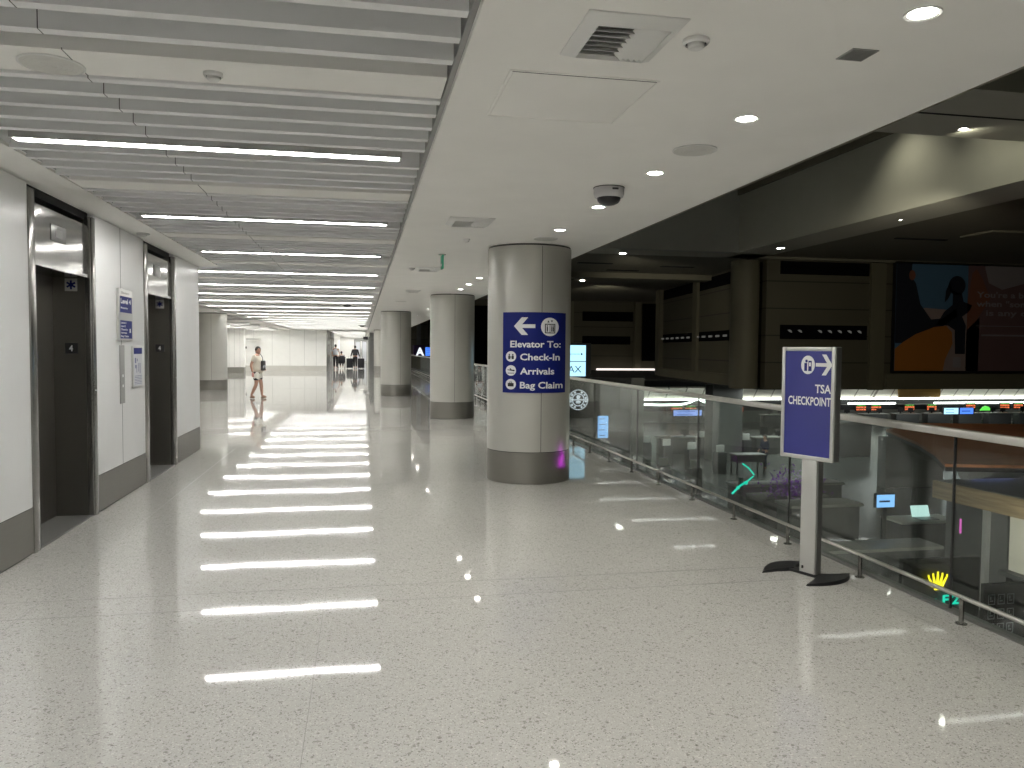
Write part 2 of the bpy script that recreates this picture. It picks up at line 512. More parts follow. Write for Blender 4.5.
# setting: side bay and far corridor
b = MB(M_wallwhite)
b.box(-12.2, -2.5, 57, 57.3, .37, 3.4)
for x in (-10.6, -8.8, -6.2, -5.0, -4.0, -3.2):
    b.box(x - .006, x + .006, 56.997, 57.0, .37, ZC, M_grille)
b.build('wall_far_left', kind='structure')
MB(mat('far_base', (.55, .54, .50), .5)).box(-12.2, -2.5, 56.99, 57.2, 0, .37).build('baseboard_far', kind='structure')
MB(M_wallwhite).box(-12.3, -12, YE, 57.3, 0, 3.4).build('wall_bay', kind='structure')
b = MB(M_wallwhite)
b.box(-9.7, -7.38, 51.9, 52.6, .37, ZC)
for k in range(7): b.box(-9.6 + k * .33, -9.59 + k * .33, 51.895, 51.9, .37, ZC, M_grille)
o = b.build('wall_pier', kind='structure')
MB(M_base).box(-9.7, -7.38, 51.91, 52.6, 0, .37).build('baseboard_pier', kind='structure')
b = MB(M_wallwhite)
b.box(-2.8, -2.5, 57.3, 97, 0, 3.4)
for y in (57.2, 58.6, 60.4, 62.5, 65.5, 69):
    b.box(-2.5, -2.42, y, y + .55 + (y - 57) * .08, 0, ZC, M_frame)
b.build('wall_corridor_left', kind='structure')
MB(M_wallwhite).box(-2.8, 1.2, 91.7, 92, 0, 3.4).build('wall_end', kind='structure')
b = MB(M_wallwhite); b.box(.62, .9, 66, 97, 0, 3.4)
for y in (66, 69.5, 73, 78): b.box(.56, .62, y, y + 1.0, 0, 2.6, M_alud)
b.box(.62, 3.7, 65.7, 66, 0, 3.4, M_alud)
b.build('wall_corridor_right', kind='structure')

# ------------------------------------------------------------------ ceiling: slats, boards, soffit
b = MB(M_slat)
b.box(-12, .44, YB, 97, 3.55, 3.7, M_plenum)
P0 = 5.41; PER = 2.885
offs = [.245, .505, .765, 1.02, -.26, -.52, -.78, -1.04, -1.273]
k0 = -5
for k in range(k0, 18):
    yl = P0 + PER * k
    for d in offs:
        y = yl + d - .03
        if y < YB + .1 or y > 56.5: continue
        x0 = -2.24 if y < YE - .05 else -4.95
        h = .16
        b.box(x0, .40, y, y + .06, ZC, ZC + h)
    # wide board
    y = yl - PER + 1.249
    if y > YB:
        x0 = -2.24 if y < YE - .05 else -4.95
        b.box(x0, .40, y, y + .325, ZC + .012, ZC + .07, M_soffit)
        b.box(x0, .40, y + .325, y + .345, ZC + .03, ZC + .12, M_plenum)
    # the short break line in the slats
    if yl < 34:
        for d in offs:
            y = yl + d - .03
            if y < YB + .1 or y > 40: continue
            b.box(-1.2885, -1.2845, y - .0012, y + .0612, ZC - .0008, ZC + .158, M_seam)
        y = yl - PER + 1.249
        if y > YB: b.box(-1.2885, -1.2845, y, y + .325, ZC + .0105, ZC + .02, M_seam)
# side channel that carries the slat ends
b.box(.415, .44, YB, 97, ZC + .03, 3.55, M_grille)
b.box(-2.24, -2.232, YB, YE, ZC + .02, 3.55, M_slat)
b.box(-5.0, -4.95, YE, 57, ZC + .002, 3.55, M_soffit)
b.build('ceiling', kind='structure')
b = MB(M_soffit)
b.box(.44, 2.90, YB, 66, ZC, 3.55)
b.box(2.90, 2.93, YB, 66, ZC + .004, 3.55, M_dceil)
b.build('ceiling_soffit', kind='structure')
MB(M_soffit).box(-12, -5.0, YE, 57, ZC, 3.1).build('ceiling_bay', kind='structure')
MB(M_soffit).box(-2.8, 3.7, 66, 97, 3.0, 3.1).build('ceiling_corridor', kind='structure')
b = MB(M_soffit); b.box(-5, .44, 56.6, 66, ZC, 3.1)
b.build('ceiling_far', kind='structure')

# grey plate, its tone stands in for the dark of an open ceiling recess
pts = []
for i in range(15):
    t = i / 14; pts.append((-8.6 + 4.6 * t, 31.2 + 4.2 * t - 1.2 * math.sin(PI * t)))
for i in range(1, 14):
    t = 1 - i / 14; pts.append((-8.6 + 4.6 * t, 31.2 + 4.2 * t + 4.6 * math.sin(PI * t)))
bb = MB(M_grille); bb.prism(pts, -.03, Matrix.Translation((0, 0, ZC)))
tag(bb.build('recess_plate'), 'dark grey pointed lens shaped plate standing in for a dark ceiling recess beside the far left round column', 'ceiling panel')

# ------------------------------------------------------------------ linear lights
ORD = ['nearest', 'second nearest', 'third', 'fourth', 'fifth', 'sixth', 'seventh', 'eighth', 'ninth', 'tenth', 'eleventh',
       'twelfth', 'thirteenth', 'fourteenth', 'fifteenth', 'sixteenth', 'seventeenth', 'farthest']


def strip_light(x0, x1, name='linear_ceiling_light'):
    L = x1 - x0
    t = thing(name, '', 'ceiling light', group='white linear lights between the ceiling slats')
    MB(M_alu).box(-L / 2 - .02, L / 2 + .02, -.06, -.046, .0, .09).box(-L / 2 - .02, L / 2 + .02, .046, .06, .0, .09) \
        .box(-L / 2 - .02, L / 2 + .02, -.06, .06, .09, .10).box(-L / 2 - .02, -L / 2 - .002, -.046, .046, 0, .09) \
        .box(L / 2 + .002, L / 2 + .02, -.046, .046, 0, .09).build('housing', t)
    MB(M_emit).box(-L / 2, L / 2, -.045, .045, .004, .03, bevel=.008).build('diffuser', t)
    return t


short = strip_light(-2.115, .245); long_ = strip_light(-4.75, .26)
used_s = used_l = False
for k in range(-4, 18):
    y = P0 + PER * k
    if y > 56: break
    lab = None
    if k >= 0:
        lab = {0: 'longest looking white strip light, nearest, in front of the first elevator',
               1: 'second nearest white strip light, right of the first elevator transom',
               2: 'third white strip light, above the second elevator'}.get(k, 'white strip light in the slat ceiling, %s from the camera' % ORD[k])
    else:
        lab = 'white strip light in the slat ceiling behind the camera'
    if k < 3:
        loc = ((-2.115 + .245) / 2, y, ZC)
        if used_s: copy_thing(short, loc, 0, lab)
        else: short.location = loc; short['label'] = lab; used_s = True
    else:
        loc = ((-4.75 + .26) / 2, y, ZC)
        if used_l: copy_thing(long_, loc, 0, lab)
        else: long_.location = loc; long_['label'] = lab; used_l = True

for y in (58.5, 60.5, 62.5, 65, 67.5, 70, 72.5, 75, 77.5, 80, 82.5, 85, 87, 89, 90.6):  # strips added to light the far corridor
    copy_thing(short, (-.9, y, ZC - .10 + (.07 if y > 65.9 else 0)), 0, 'added white strip light brightening the far narrow corridor beyond the white wall', 'added strip lights in the far corridor')
# ------------------------------------------------------------------ downlights and other ceiling fittings
dl = thing('downlight', '', 'downlight', group='round downlights along the white soffit')
MB(M_vent).lathe([(.052, .002), (.053, -.002), (.066, -.006), (.068, 0), (.068, .004)], n=28, caps=False).build('trim_ring', dl)
MB(M_lens).lathe([(.0001, -.0015), (.052, -.0015)], n=24).build('lens', dl)
lamp('downlight_beam', 'SPOT', (0, 0, -.02), 34, (1, .96, .86), size=.05, angle=120, blend=1, parent=dl)
dpos = [2.66, 4.04, 5.403, 6.784, 8.17]
y = 8.17
dlist = dpos + [-7, -5.6, -4.2, -2.8, -1.4, 0, 1.3, 12.65, 14.0, 15.42, 16.76, 18.2, 21, 22.4, 25.2, 30, 32.8, 38, 43, 48, 53]
names = {2.66: 'large round downlight nearest the camera at top right', 4.04: 'second round downlight, between square grille and ceiling speaker',
         5.403: 'third round downlight, just beyond the grey ceiling speaker', 6.784: 'round downlight just under the dome camera',
         8.17: 'round downlight in front of the first column top', 12.65: 'round downlight hidden behind the first column',
         14.0: 'round downlight left of the first column, rightmost of three', 15.42: 'round downlight left of the first column, middle of three',
         16.76: 'round downlight left of the first column, nearest the second column'}
for i, y in enumerate(dlist):
    lab = names.get(y, 'small round downlight far along the white soffit' if y > 17 else 'round soffit downlight behind the camera')
    if i == 0: dl.location = (2.08, y, ZC); dl['label'] = lab
    else: copy_thing(dl, (2.08, y, ZC), 0, lab)


for y in (42, 46, 50, 53, 55.6):  # strips added to brighten the bay and its far white wall
    copy_thing(long_, (-8.2, y, ZC - .102), 0, 'added white strip light brightening the side bay near the far white wall', 'added strip lights of the side bay')

for i, (x, y) in enumerate(((-7, 20), (-9.5, 24), (-7, 30), (-9, 37), (-6.5, 42), (-9, 48), (-6.5, 50), (-10.5, 54), (-6.5, 54), (-4.3, 55.5))):  # downlights added to light the bay
    copy_thing(dl, (x, y, ZC), 0, 'added round downlight brightening the side bay behind the elevator wall', 'added round downlights of the side bay')


def round_speaker(x, y, r, label, z=ZC, name='ceiling_speaker'):
    t = thing(name, label, 'ceiling speaker', (x, y, z))
    MB(M_vent).lathe([(r, .002), (r, -.006), (r * .95, -.009), (r * .93, -.004), (r * .93, .002)], n=36, caps=False).build('rim', t)
    b_ = MB(M_grille); b_.lathe([(.0001, -.006), (r * .93, -.006), (r * .93, .0)], n=36)
    for q in range(1, 6): b_.lathe([(r * .93 * q / 6, -.0065), (r * .93 * q / 6 + .002, -.008), (r * .93 * q / 6 + .004, -.0065)], n=30, caps=False)
    b_.build('grille', t)
    return t


g_spk = mat('speaker_grey', (.66, .655, .62), .7)
_g = M_grille; M_grille = g_spk
round_speaker(2.085, 4.73, .14, 'round grey ceiling speaker between the second and third downlights')
round_speaker(2.085, 8.85, .14, 'faint round ceiling speaker above the first column')
round_speaker(1.03, 21.4, .16, 'round ceiling speaker above the third column')
round_speaker(-1.40, 3.98, .14, 'round white ceiling speaker set in the wide board at top left', ZC + .012)
M_grille = _g


def smoke(x, y, label, r=.055, z=ZC):
    t = thing('smoke_detector', label, 'smoke detector', (x, y, z))
    MB(M_vent).lathe([(r, 0), (r, -.012), (r * .8, -.02), (r * .8, -.012), (r * .62, -.012), (r * .62, -.03), (r * .5, -.036), (.0001, -.038)], n=28).build('housing', t)
    MB(M_seam).lathe([(r * .81, -.0125), (r * .63, -.0125)], n=28, caps=False).build('vent_ring', t)
    return t


smoke(1.354, 3.078, 'small white smoke detector beside the near air vent')
smoke(-.69, 3.95, 'small white disc detector in the wide slat ceiling board', .045, ZC + .012)
smoke(-2.44, 9.55, 'small round detector on the white edge above the elevator wall', .07)
smoke(.78, 12.6, 'tiny detector on the soffit near the green sign', .05)
smoke(1.2, 9.1, 'tiny white detector on the soffit right of the second vent', .04)


def air_vent(x0, x1, y0, y1, label):
    cx, cy = (x0 + x1) / 2, (y0 + y1) / 2; hx, hy = (x1 - x0) / 2, (y1 - y0) / 2
    t = thing('air_vent', label, 'air vent', (cx, cy, ZC))
    f = MB(M_vent); fw = .055
    # sloped picture-frame border
    o_ = [(-hx, -hy), (hx, -hy), (hx, hy), (-hx, hy)]; i_ = [(-hx + fw, -hy + fw), (hx - fw, -hy + fw), (hx - fw, hy - fw), (-hx + fw, hy - fw)]
    v = [(p[0], p[1], .001) for p in o_] + [(p[0], p[1], -.006) for p in o_] + [(p[0], p[1], -.034) for p in i_] + [(p[0], p[1], .001) for p in i_]
    fs = []
    for a in range(4):
        n_ = (a + 1) % 4
        for r_ in range(3): fs.append((r_ * 4 + a, r_ * 4 + n_, (r_ + 1) * 4 + n_, (r_ + 1) * 4 + a))
    f.add(v, fs); f.build('frame', t)
    MB(M_alud).box(-hx + fw, hx - fw, -hy + fw, hy - fw, -.003, -.001).build('duct_opening', t)
    ix, iy = hx - fw, hy - fw
    a = MB(M_vent)      # blades across, left part
    for q in range(7):
        y_ = -iy + 2 * iy * (q + .5) / 7
        R_ = Matrix.Translation((0, y_, -.018)) @ Matrix.Rotation(math.radians(38), 4, 'X')
        a.box(-ix, ix * .12, -.022, .022, -.0012, .0012, rot=R_)
    a.build('cross_blades', t)
    a = MB(M_vent)      # blades along, right part
    for q in range(5):
        x_ = ix * .18 + ix * .82 * (q + .5) / 5
        R_ = Matrix.Translation((x_, 0, -.018)) @ Matrix.Rotation(math.radians(38), 4, 'Y')
        a.box(-.0215, .0215, -iy, iy, -.0012, .0012, rot=R_)
    a.build('side_blades', t)
    return t


air_vent(.84, 1.245, 2.885, 3.335, 'square white louvred air vent nearest the camera at top centre')
air_vent(.84, 1.287, 7.60, 8.06, 'second louvred air vent, above and left of the first column')
air_vent(.84, 1.24, 12.35, 12.8, 'third air vent, behind the green hanging sign')
air_vent(.95, 1.27, 17.25, 17.6, 'small dark air vent before the second column top')

# access hatch, return grille
t = thing('access_hatch', 'large square flush access hatch in the soffit below the near vent', 'access hatch', (1.03, 3.93, ZC))
MB(M_soffit).box(-.345, .345, -.345, .345, -.004, .002, bevel=.002).build('hatch_panel', t)
b = MB(M_soffit)
for a in ((-.36, .36, -.362, -.352), (-.36, .36, .352, .362), (-.362, -.352, -.36, .36), (.352, .362, -.36, .36)):
    b.box(a[0], a[1], a[2], a[3], -.004, .001)
b.build('hatch_frame', t)
MB(M_seam).box(-.35, .35, -.352, -.345, -.0045, .0).build('hatch_gap', t)
t = thing('return_grille', 'small square dark grey grille in the soffit left of the nearest downlight', 'grille', (2.095, 3.08, ZC))
MB(M_grille).box(-.062, .062, -.062, .062, -.004, .002).build('plate', t)
b = MB(M_alud)
for q in range(9): b.box(-.054, .054, -.054 + q * .0125, -.048 + q * .0125, -.006, -.004)
b.build('slats', t)

# dome camera
t = thing('security_camera', 'white cased dark dome security camera hanging from the soffit before the first column', 'security camera', (1.915, 5.97, ZC))
M_camcase = mat('camera_case', (.50, .49, .50), .4)
MB(M_camcase).lathe([(.118, 0), (.120, -.006), (.120, -.055), (.112, -.075), (.10, -.082), (.09, -.08)], n=40).build('casing', t)
MB(M_black).lathe([(.094, -.078), (.09, -.1), (.075, -.12), (.045, -.134), (.0001, -.14)], n=32).build('dome', t)
MB(M_seam).box(-.01, .04, -.123, -.117, -.035, -.02, bevel=.004).build('status_window', t)
MB(M_seam).lathe([(.123, .001), (.123, -.006), (.119, -.007)], n=36).build('gasket', t)

# green hanging sign / stem
t = thing('hanging_sign', 'small green blade sign hanging from the soffit beyond the second vent', 'sign', (1.069, 10.65, ZC))
MB(M_alu).lathe([(.05, 0), (.05, -.012), (.012, -.02)], n=20).build('ceiling_rose', t)
MB(M_green).box(-.012, .012, -.10, .10, -.20, -.015, bevel=.003).build('sign_blade', t)
MB(M_white).box(-.0135, .0135, -.07, .07, -.16, -.13).build('lettering', t)

# small dark sensor under the slat ceiling, far
for (x, y, l, s) in ((-.42, 23.0, 'dark oval camera hanging under the far ceiling slats', .20), (.0, 44.5, 'tiny dark fixture near the far corridor ceiling', .22)):
    t = thing('dome_camera', l, 'security camera', (x, y, ZC))
    MB(M_alud).lathe([(s * .5, 0), (s, -.012), (s, -.03), (s * .6, -.05)], n=24).build('casing', t)
    MB(M_black).lathe([(s * .6, -.05), (s * .45, -.09), (.0001, -.1)], n=20).build('dome', t)

# ------------------------------------------------------------------ columns
CR = .528


def column(x, y, label, seam_ang, r=CR, group='round grey columns'):
    t = thing('column', label, 'column', (x, y, 0), group=group)
    MB(M_col).lathe([(r, .395), (r, ZC - .022)], n=96).build('shaft', t)
    MB(M_seam).lathe([(r - .01, ZC - .022), (r - .01, ZC)], n=64).build('shadow_gap', t)
    MB(M_seam).lathe([(r - .004, .386), (r - .004, .395)], n=64).build('base_gap', t)
    MB(M_base).lathe([(r + .002, .004), (r + .002, .386)], n=96).build('base_cladding', t)
    b_ = MB(M_seam)
    for a in (seam_ang, seam_ang + PI):
        cxs, cys = (r - .001) * math.sin(a), -(r - .001) * math.cos(a)
        b_.box(-.003, .003, -.0025, .0025, .01, ZC - .03, rot=Matrix.Translation((cxs, cys, 0)) @ Matrix.Rotation(a, 4, 'Z'))
    b_.build('joint_line', t)
    return t


column(2.094, 9.765, 'nearest round grey column carrying the blue wayfinding sign', math.radians(5))
column(2.123, 18.66, 'second round grey column, behind and left of the signed column', math.radians(0))
column(1.157, 27.55, 'third round grey column, shifted left into the corridor', math.radians(15))
column(1.33, 55.5, 'farthest round grey column, a sliver left of the third', 0)
column(-5.75, 31.5, 'broad round grey column past the elevator wall on the left', .3, .66)

# ------------------------------------------------------------------ wayfinding sign wrapped on the first column
CXc, CYc = 2.094, 9.765
t = thing('wayfinding_sign', 'curved blue sign with white elevator directions wrapped on the nearest column', 'sign', (CXc, CYc, 0))
AX0 = math.radians(12.1)


def a_of(px):  # sign layout column -> angle round the shaft
    return math.asin(max(-1, min(1, (px - 528.0) / 41.25))) - AX0


SZ0, SZ1 = 1.121, 2.100


def cf(rad):
    def fn(u, v):   # u 0..473, v 0..654 measured from the sign's lower left corner
        a = a_of(503.5 + u * 59.5 / 473.0)
        return (rad * math.sin(a), -rad * math.cos(a), SZ0 + v * (SZ1 - SZ0) / 654.0)
    return fn


N = 40
b = MB(M_blue); rin, rout = CR + .001, CR + .007
v = []; fs = []
for i in range(N + 1):
    u = 473.0 * i / N
    for rr, vv in ((rin, 0), (rout, 0), (rout, 654), (rin, 654)): v.append(cf(rr)(u, vv))
for i in range(N):
    for q in range(4): fs.append((i * 4 + q, i * 4 + (q + 1) % 4, (i + 1) * 4 + (q + 1) % 4, (i + 1) * 4 + q))
fs += [(0, 1, 2, 3), (N * 4, N * 4 + 1, N * 4 + 2, N * 4 + 3)]
b.add(v, fs, smooth=False); b.build('panel', t)
fw_ = lambda u, v: (u, v, .0085)
fi_ = lambda u, v: (u, v, .0100)


def wrap(b):
    """cut the flat shapes finely and lay them round the shaft"""
    bmesh.ops.triangulate(b.bm, faces=list(b.bm.faces))
    for _ in range(4):
        ed = [e for e in b.bm.edges if abs(e.verts[0].co.x - e.verts[1].co.x) > 16]
        if not ed: break
        bmesh.ops.subdivide_edges(b.bm, edges=ed, cuts=1)
        bmesh.ops.triangulate(b.bm, faces=list(b.bm.faces))
    for q in b.bm.verts: q.co = Vector(cf(CR + q.co.z)(q.co.x, q.co.y))
    return b
b = MB(M_white)
put_text(b, 'Elevator To:', 56, 434, 369, 54, fw_, M_white, .024)
put_text(b, 'Check-In', 130, 428, 265, 54, fw_, M_white, .024)
put_text(b, 'Arrivals', 130, 386, 150, 54, fw_, M_white, .024)
put_text(b, 'Bag Claim', 130, 452, 36, 54, fw_, M_white, .024)
wrap(b).build('lettering', t)
b = MB(M_white)   # arrow to the left
for sg in (-1, 1):
    poly(b, [(83, 541), (140, 541 + sg * 71), (188, 541 + sg * 71), (132, 541)], fw_, M_white)
for q in range(5): poly(b, [(128 + q * 22.6, 526), (150.6 + q * 22.6, 526), (150.6 + q * 22.6, 556), (128 + q * 22.6, 556)], fw_, M_white)
wrap(b).build('arrow', t)
b = MB(M_white)   # elevator symbol
disc(b, 350, 537, 75, fw_, M_white, 67)
K = M_black
for (u0, u1, v0, v1) in ((312, 319, 490, 560), (383, 390, 490, 560), (312, 390, 485, 492), (312, 390, 555, 562), (348, 352, 492, 555)):
    rect(b, u0, u1, v0, v1, fi_, K)
poly(b, [(330, 573), (346, 573), (338, 590)], fi_, K); poly(b, [(356, 590), (372, 590), (364, 573)], fi_, K)
for u in (330, 364, 376):
    disc(b, u, 545, 6, fi_, K, 5, 10); rect(b, u - 4.5, u + 4.5, 498, 537, fi_, K)
wrap(b).build('elevator_symbol', t)
for nm, cv in (('ticket_symbol', 295), ('arrivals_symbol', 181), ('baggage_symbol', 69)):
    b = MB(M_white); disc(b, 62, cv, 43, fw_, M_white, 39)
    if nm == 'ticket_symbol':
        disc(b, 50, cv + 14, 7, fi_, K, 6, 10); rect(b, 42, 58, cv - 22, cv + 6, fi_, K)
        disc(b, 76, cv + 14, 7, fi_, K, 6, 10); rect(b, 68, 84, cv - 22, cv + 6, fi_, K); rect(b, 58, 68, cv - 8, cv - 2, fi_, K)
    elif nm == 'arrivals_symbol':
        poly(b, [(34, cv + 8), (42, cv + 2), (88, cv - 6), (92, cv), (86, cv + 6)], fi_, K); poly(b, [(52, cv + 18), (60, cv + 18), (74, cv), (62, cv)], fi_, K)
        rect(b, 38, 88, cv - 24, cv - 19, fi_, K)
    else:
        rect(b, 40, 84, cv - 18, cv + 10, fi_, K); rect(b, 53, 57, cv + 10, cv + 20, fi_, K); rect(b, 67, 71, cv + 10, cv + 20, fi_, K); rect(b, 53, 71, cv + 17, cv + 21, fi_, K)
    wrap(b).build(nm, t)


# ------------------------------------------------------------------ elevators
def star(b, cu, cv, r, fn, m):
    for k in range(3):
        a = PI / 2 + k * PI / 3; d = (math.cos(a), math.sin(a)); n_ = (-d[1], d[0]); w_ = r * .20
        poly(b, [(cu + s1 * d[0] * r + s2 * n_[0] * w_, cv + s1 * d[1] * r + s2 * n_[1] * w_) for s1, s2 in ((-1, -1), (1, -1), (1, 1), (-1, 1))], fn, m)


def elevator(y0, y1, near_w, far_w, label):
    """opening between y0 and y1 in the wall plane; origin on the floor at the wall plane"""
    t = thing('elevator_doorway', label, 'elevator', (WX, y0, 0))
    W = y1 - y0; D = .327; T = 2.30
    f = MB(M_frame)
    f.box(-.33, .012, -near_w, 0, 0, 2.885, bevel=.004)
    f.build('near_jamb', t)
    f = MB(M_frame)
    f.box(-.05, .014, W + .028, W + far_w, 0, 2.885, bevel=.003)
    f.box(-.05, .004, W, W + .016, 0, 2.885, bevel=.003)
    f.box(-.05, -.012, W + .016, W + .028, 0, 2.885, M_seam)
    f.build('far_jamb', t)
    f = MB(M_steel); f.box(-.36, -.05, W, W + .05, 0, 2.885)
    rv = f.build('reveal', t)
    tr = MB(M_transom)
    tr.box(-.34, -.03, .0, W, T, 2.80); tr.box(-.34, -.01, .0, W, T - .001, T + .03)
    o_ = tr.build('transom', t)
    q = MB(M_alud); q.box(-.03, -.024, .43, .77, 2.545, 2.685, bevel=.003)
    q.box(-.024, -.021, .52, .68, 2.58, 2.65, M_grille); q.build('indicator_plate', o_)
    for a, c in ((0, .62), (.62, W)):
        p = MB(M_steel); p.box(-.42, -.345 + (.012 if a else 0), a + .002, c - .002, .012, T + .1)
        p.build('door_panel', t)
    MB(M_alud).box(-.42, -.002, .0, W, -.001, .010).build('sill', t)
    # placards on the reveal facing the camera (-Y side)
    fn = lambda u, v: (-D + u, W - .0045, v)
    pl = MB(M_black); pl.box(-.232, -.119, W - .004, W, 1.575, 1.678, bevel=.001)
    pl = pl.build('floor_placard', t)
    q = MB(M_white); put_text(q, '4', .13, .165, 1.598, .058, lambda u, v: (-D + u, W - .0048, v), M_white, .04); q.build('numeral', pl)
    pl = MB(M_alu); pl.box(-.226, -.117, W - .004, W, 2.172, 2.292, bevel=.001); pl = pl.build('medical_placard', t)
    q = MB(M_blue); star(q, .156, 2.232, .043, lambda u, v: (-D + u, W - .0048, v), M_blue); q.build('star_symbol', pl)
    # small sensor studs
    q = MB(M_white)
    for zz in (1.22,):
        q.ball((.015, W + .06, zz), .006); q.ball((-.012, W + .008, zz), .006)
    q.build('sensor_stud', t)
    return t


elevator(E1[0], E1[1], .115, .105, 'nearer elevator doorway with steel frame, dark doors and number 4 placard')
elevator(E2[0], E2[1], .14, .11, 'farther elevator doorway beyond the blue directory sign')

# ------------------------------------------------------------------ wall signs between the elevators
t = thing('directory_sign', 'tall grey and blue directory sign high on the white wall between the elevators', 'sign', (WX, 8.93, 1.713))
MB(M_alu).box(.0015, .03, 0, .495, 0, .552, bevel=.003).build('backing', t)
fn = lambda u, v: (.0315, u, v)
q = MB(M_blue); rect(q, .03, .46, .02, .215, fn, M_blue); rect(q, .03, .46, .30, .475, fn, M_blue); q.build('blue_panel', t)
f2 = lambda u, v: (.0325, u, v)
q = MB(M_white)
put_text(q, 'Level 4', .05, .42, .395, .055, f2, M_white, .04)
put_text(q, 'Mezzanine', .05, .30, .34, .022, f2, M_white, .02)
for i, (tx, e) in enumerate((('Level 3', .19), ('Level 2', .17), ('Check-In', .24), ('Arrivals', .21), ('Bag Claim', .28))):
    put_text(q, tx, .05, .05 + e, .18 - i * .036, .020, f2, M_white, .03)
rect(q, .36, .41, .085, .13, f2, M_white)
q.build('lettering', t)
q = MB(M_alud); put_text(q, 'Elevators', .08, .36, .50, .026, fn, M_alud, .02); q.build('header_text', t)

t = thing('call_button_panel', 'tall narrow steel elevator call button panel under the directory sign', 'call panel', (WX, 9.09, 1.03))
MB(M_grille).box(.0015, .012, -.078, .078, 0, .63, bevel=.003).build('plate', t)
q = MB(M_white)
for zz in (.30, .19):
    t2 = bmesh.new(); bmesh.ops.create_cone(t2, segments=16, radius1=.016, radius2=.014, depth=.008, cap_ends=True)
    q.take(t2, M_white, Matrix.Translation((.014, 0, zz)) @ Matrix.Rotation(PI / 2, 4, 'Y'))
q.build('button', t)

t = thing('evacuation_map', 'white framed evacuation map with blue heading beside the call buttons', 'sign', (WX, 9.46, 1.178))
MB(M_alu).box(.0015, .02, 0, .375, 0, .475, bevel=.003).build('frame', t)
fn = lambda u, v: (.021, u, v); f2 = lambda u, v: (.022, u, v)
M_paper = mat('map_paper', (.62, .63, .66), .5); M_ink = mat('map_ink', (.15, .16, .30), .5)
q = MB(M_paper); rect(q, .02, .355, .02, .455, fn, M_paper); q.build('sheet', t)
q = MB(M_blue); rect(q, .02, .355, .385, .455, f2, M_blue)
for (u, v_, a, c) in ((.06, .28, .05, .06), (.14, .30, .03, .03), (.07, .22, .04, .04), (.25, .16, .03, .12), (.19, .18, .02, .10), (.12, .17, .02, .09)):
    rect(q, u, u + a, v_, v_ + c, f2, M_ink)
for i in range(6): rect(q, .04, .33, .04 + i * .018, .046 + i * .018, f2, M_ink)
q.build('drawing', t)

# ------------------------------------------------------------------ glass balustrade
GX = 3.70
t = thing('glass_balustrade', 'long glass balustrade with steel cap rail overlooking the dark hall', 'railing', (GX, 0, 0))
edges = [YB + .3, -5.6, -2.6, .3, 2.3, 4.31, 6.25, 8.16, 10.13, 12.15, 14.2, 16.3, 18.6, 21, 23.5, 26, 29, 32, 36, 40, 45, 50, 56, 62, 66]
for i in range(len(edges) - 1):
    y0, y1 = edges[i] + .006, edges[i + 1] - .006
    MB(M_glass).box(-.007, .007, y0, y1, -.02, 1.125).build('glass_pane', t)
for y in edges[1:-1]: MB(M_black).box(-.007, .007, y - .006, y + .006, 0, 1.12).build('joint_seal', t)
MB(M_cap).box(-.03, .03, YB + .3, 66, 1.118, 1.168, bevel=.008).build('cap_rail', t)
MB(M_alud).box(-.035, .04, YB + .3, 66, -.05, .014).build('base_shoe', t)

t = thing('bumper_rail', 'low round steel bumper rail on short posts in front of the glass', 'railing', (3.583, 0, 0))
b = MB(M_rail); b.tube([(0, YB + .4, .165), (0, 65, .165)], .0135, n=16); b.build('rail', t)
y = 4.081 - .0
posts = [4.081 + .9875 * k for k in range(-12, 60)]
p0 = MB(M_frame); p0.tube([(0, 0, .004), (0, 0, .16)], .0145, n=14); p0.lathe([(.034, 0), (.034, .005), (.018, .008)], n=20); p0 = p0.build('post', t); p0.location = (0, posts[0], 0)
for y in posts[1:]:
    q = p0.copy(); C.objects.link(q); q.parent = t; q.location = (0, y, 0)

# ------------------------------------------------------------------ free standing checkpoint sign
A = Vector((3.112, 5.40)); Bp = Vector((3.283, 4.985))
d = (Bp - A); Wd = d.length; ang = math.atan2(d.y, d.x)
t = thing('sign_stand', 'freestanding sign on a grey post with blue TSA checkpoint poster', 'sign stand', ((A.x + Bp.x) / 2, (A.y + Bp.y) / 2, 0), ang)
# local: x along the sign to the right, -y towards the viewer
hw = Wd / 2; Z0, Z1 = .858, 1.684
f = MB(M_alu)
fr = .030; TH = .080
for (x0, x1, z0, z1) in ((-hw, -hw + fr, Z0, Z1), (hw - fr, hw, Z0, Z1), (-hw + fr, hw - fr, Z0, Z0 + fr), (-hw + fr, hw - fr, Z1 - fr, Z1)):
    f.box(x0, x1, -.0, TH, z0, z1, bevel=.006)
f.box(-hw + .01, hw - .01, .012, TH - .012, Z0 + .01, Z1 - .01, M_alud)
f.box(hw - .004, hw + .004, .012, TH - .010, Z0 + .006, Z1 - .006, M_alud)
f.build('frame', t)
u0, u1 = -hw + fr - .004, hw - fr + .004
q = MB(M_blue2); q.box(u0, u1, .006, .013, Z0 + fr - .004, Z1 - fr + .004); q.build('poster', t)
fn = lambda u, v: (u, .0045, v); f2 = lambda u, v: (u, .0035, v)
iw = u1 - u0
q = MB(M_white)
put_text(q, 'TSA', u0 + iw * .66, u1 - .004, 1.350, .062, fn, M_white, .022)
put_text(q, 'CHECKPOINT', u0 + iw * .09, u1 - .003, 1.258, .062, fn, M_white, .022)
q.build('lettering', t)
q = MB(M_white)
ax = u0 + iw * .665; ay = 1.555
rect(q, ax, ax + .115, ay - .013, ay + .013, fn, M_white)
poly(q, [(ax + .05, ay + .075), (ax + .085, ay + .075), (ax + .135, ay), (ax + .10, ay)], fn, M_white)
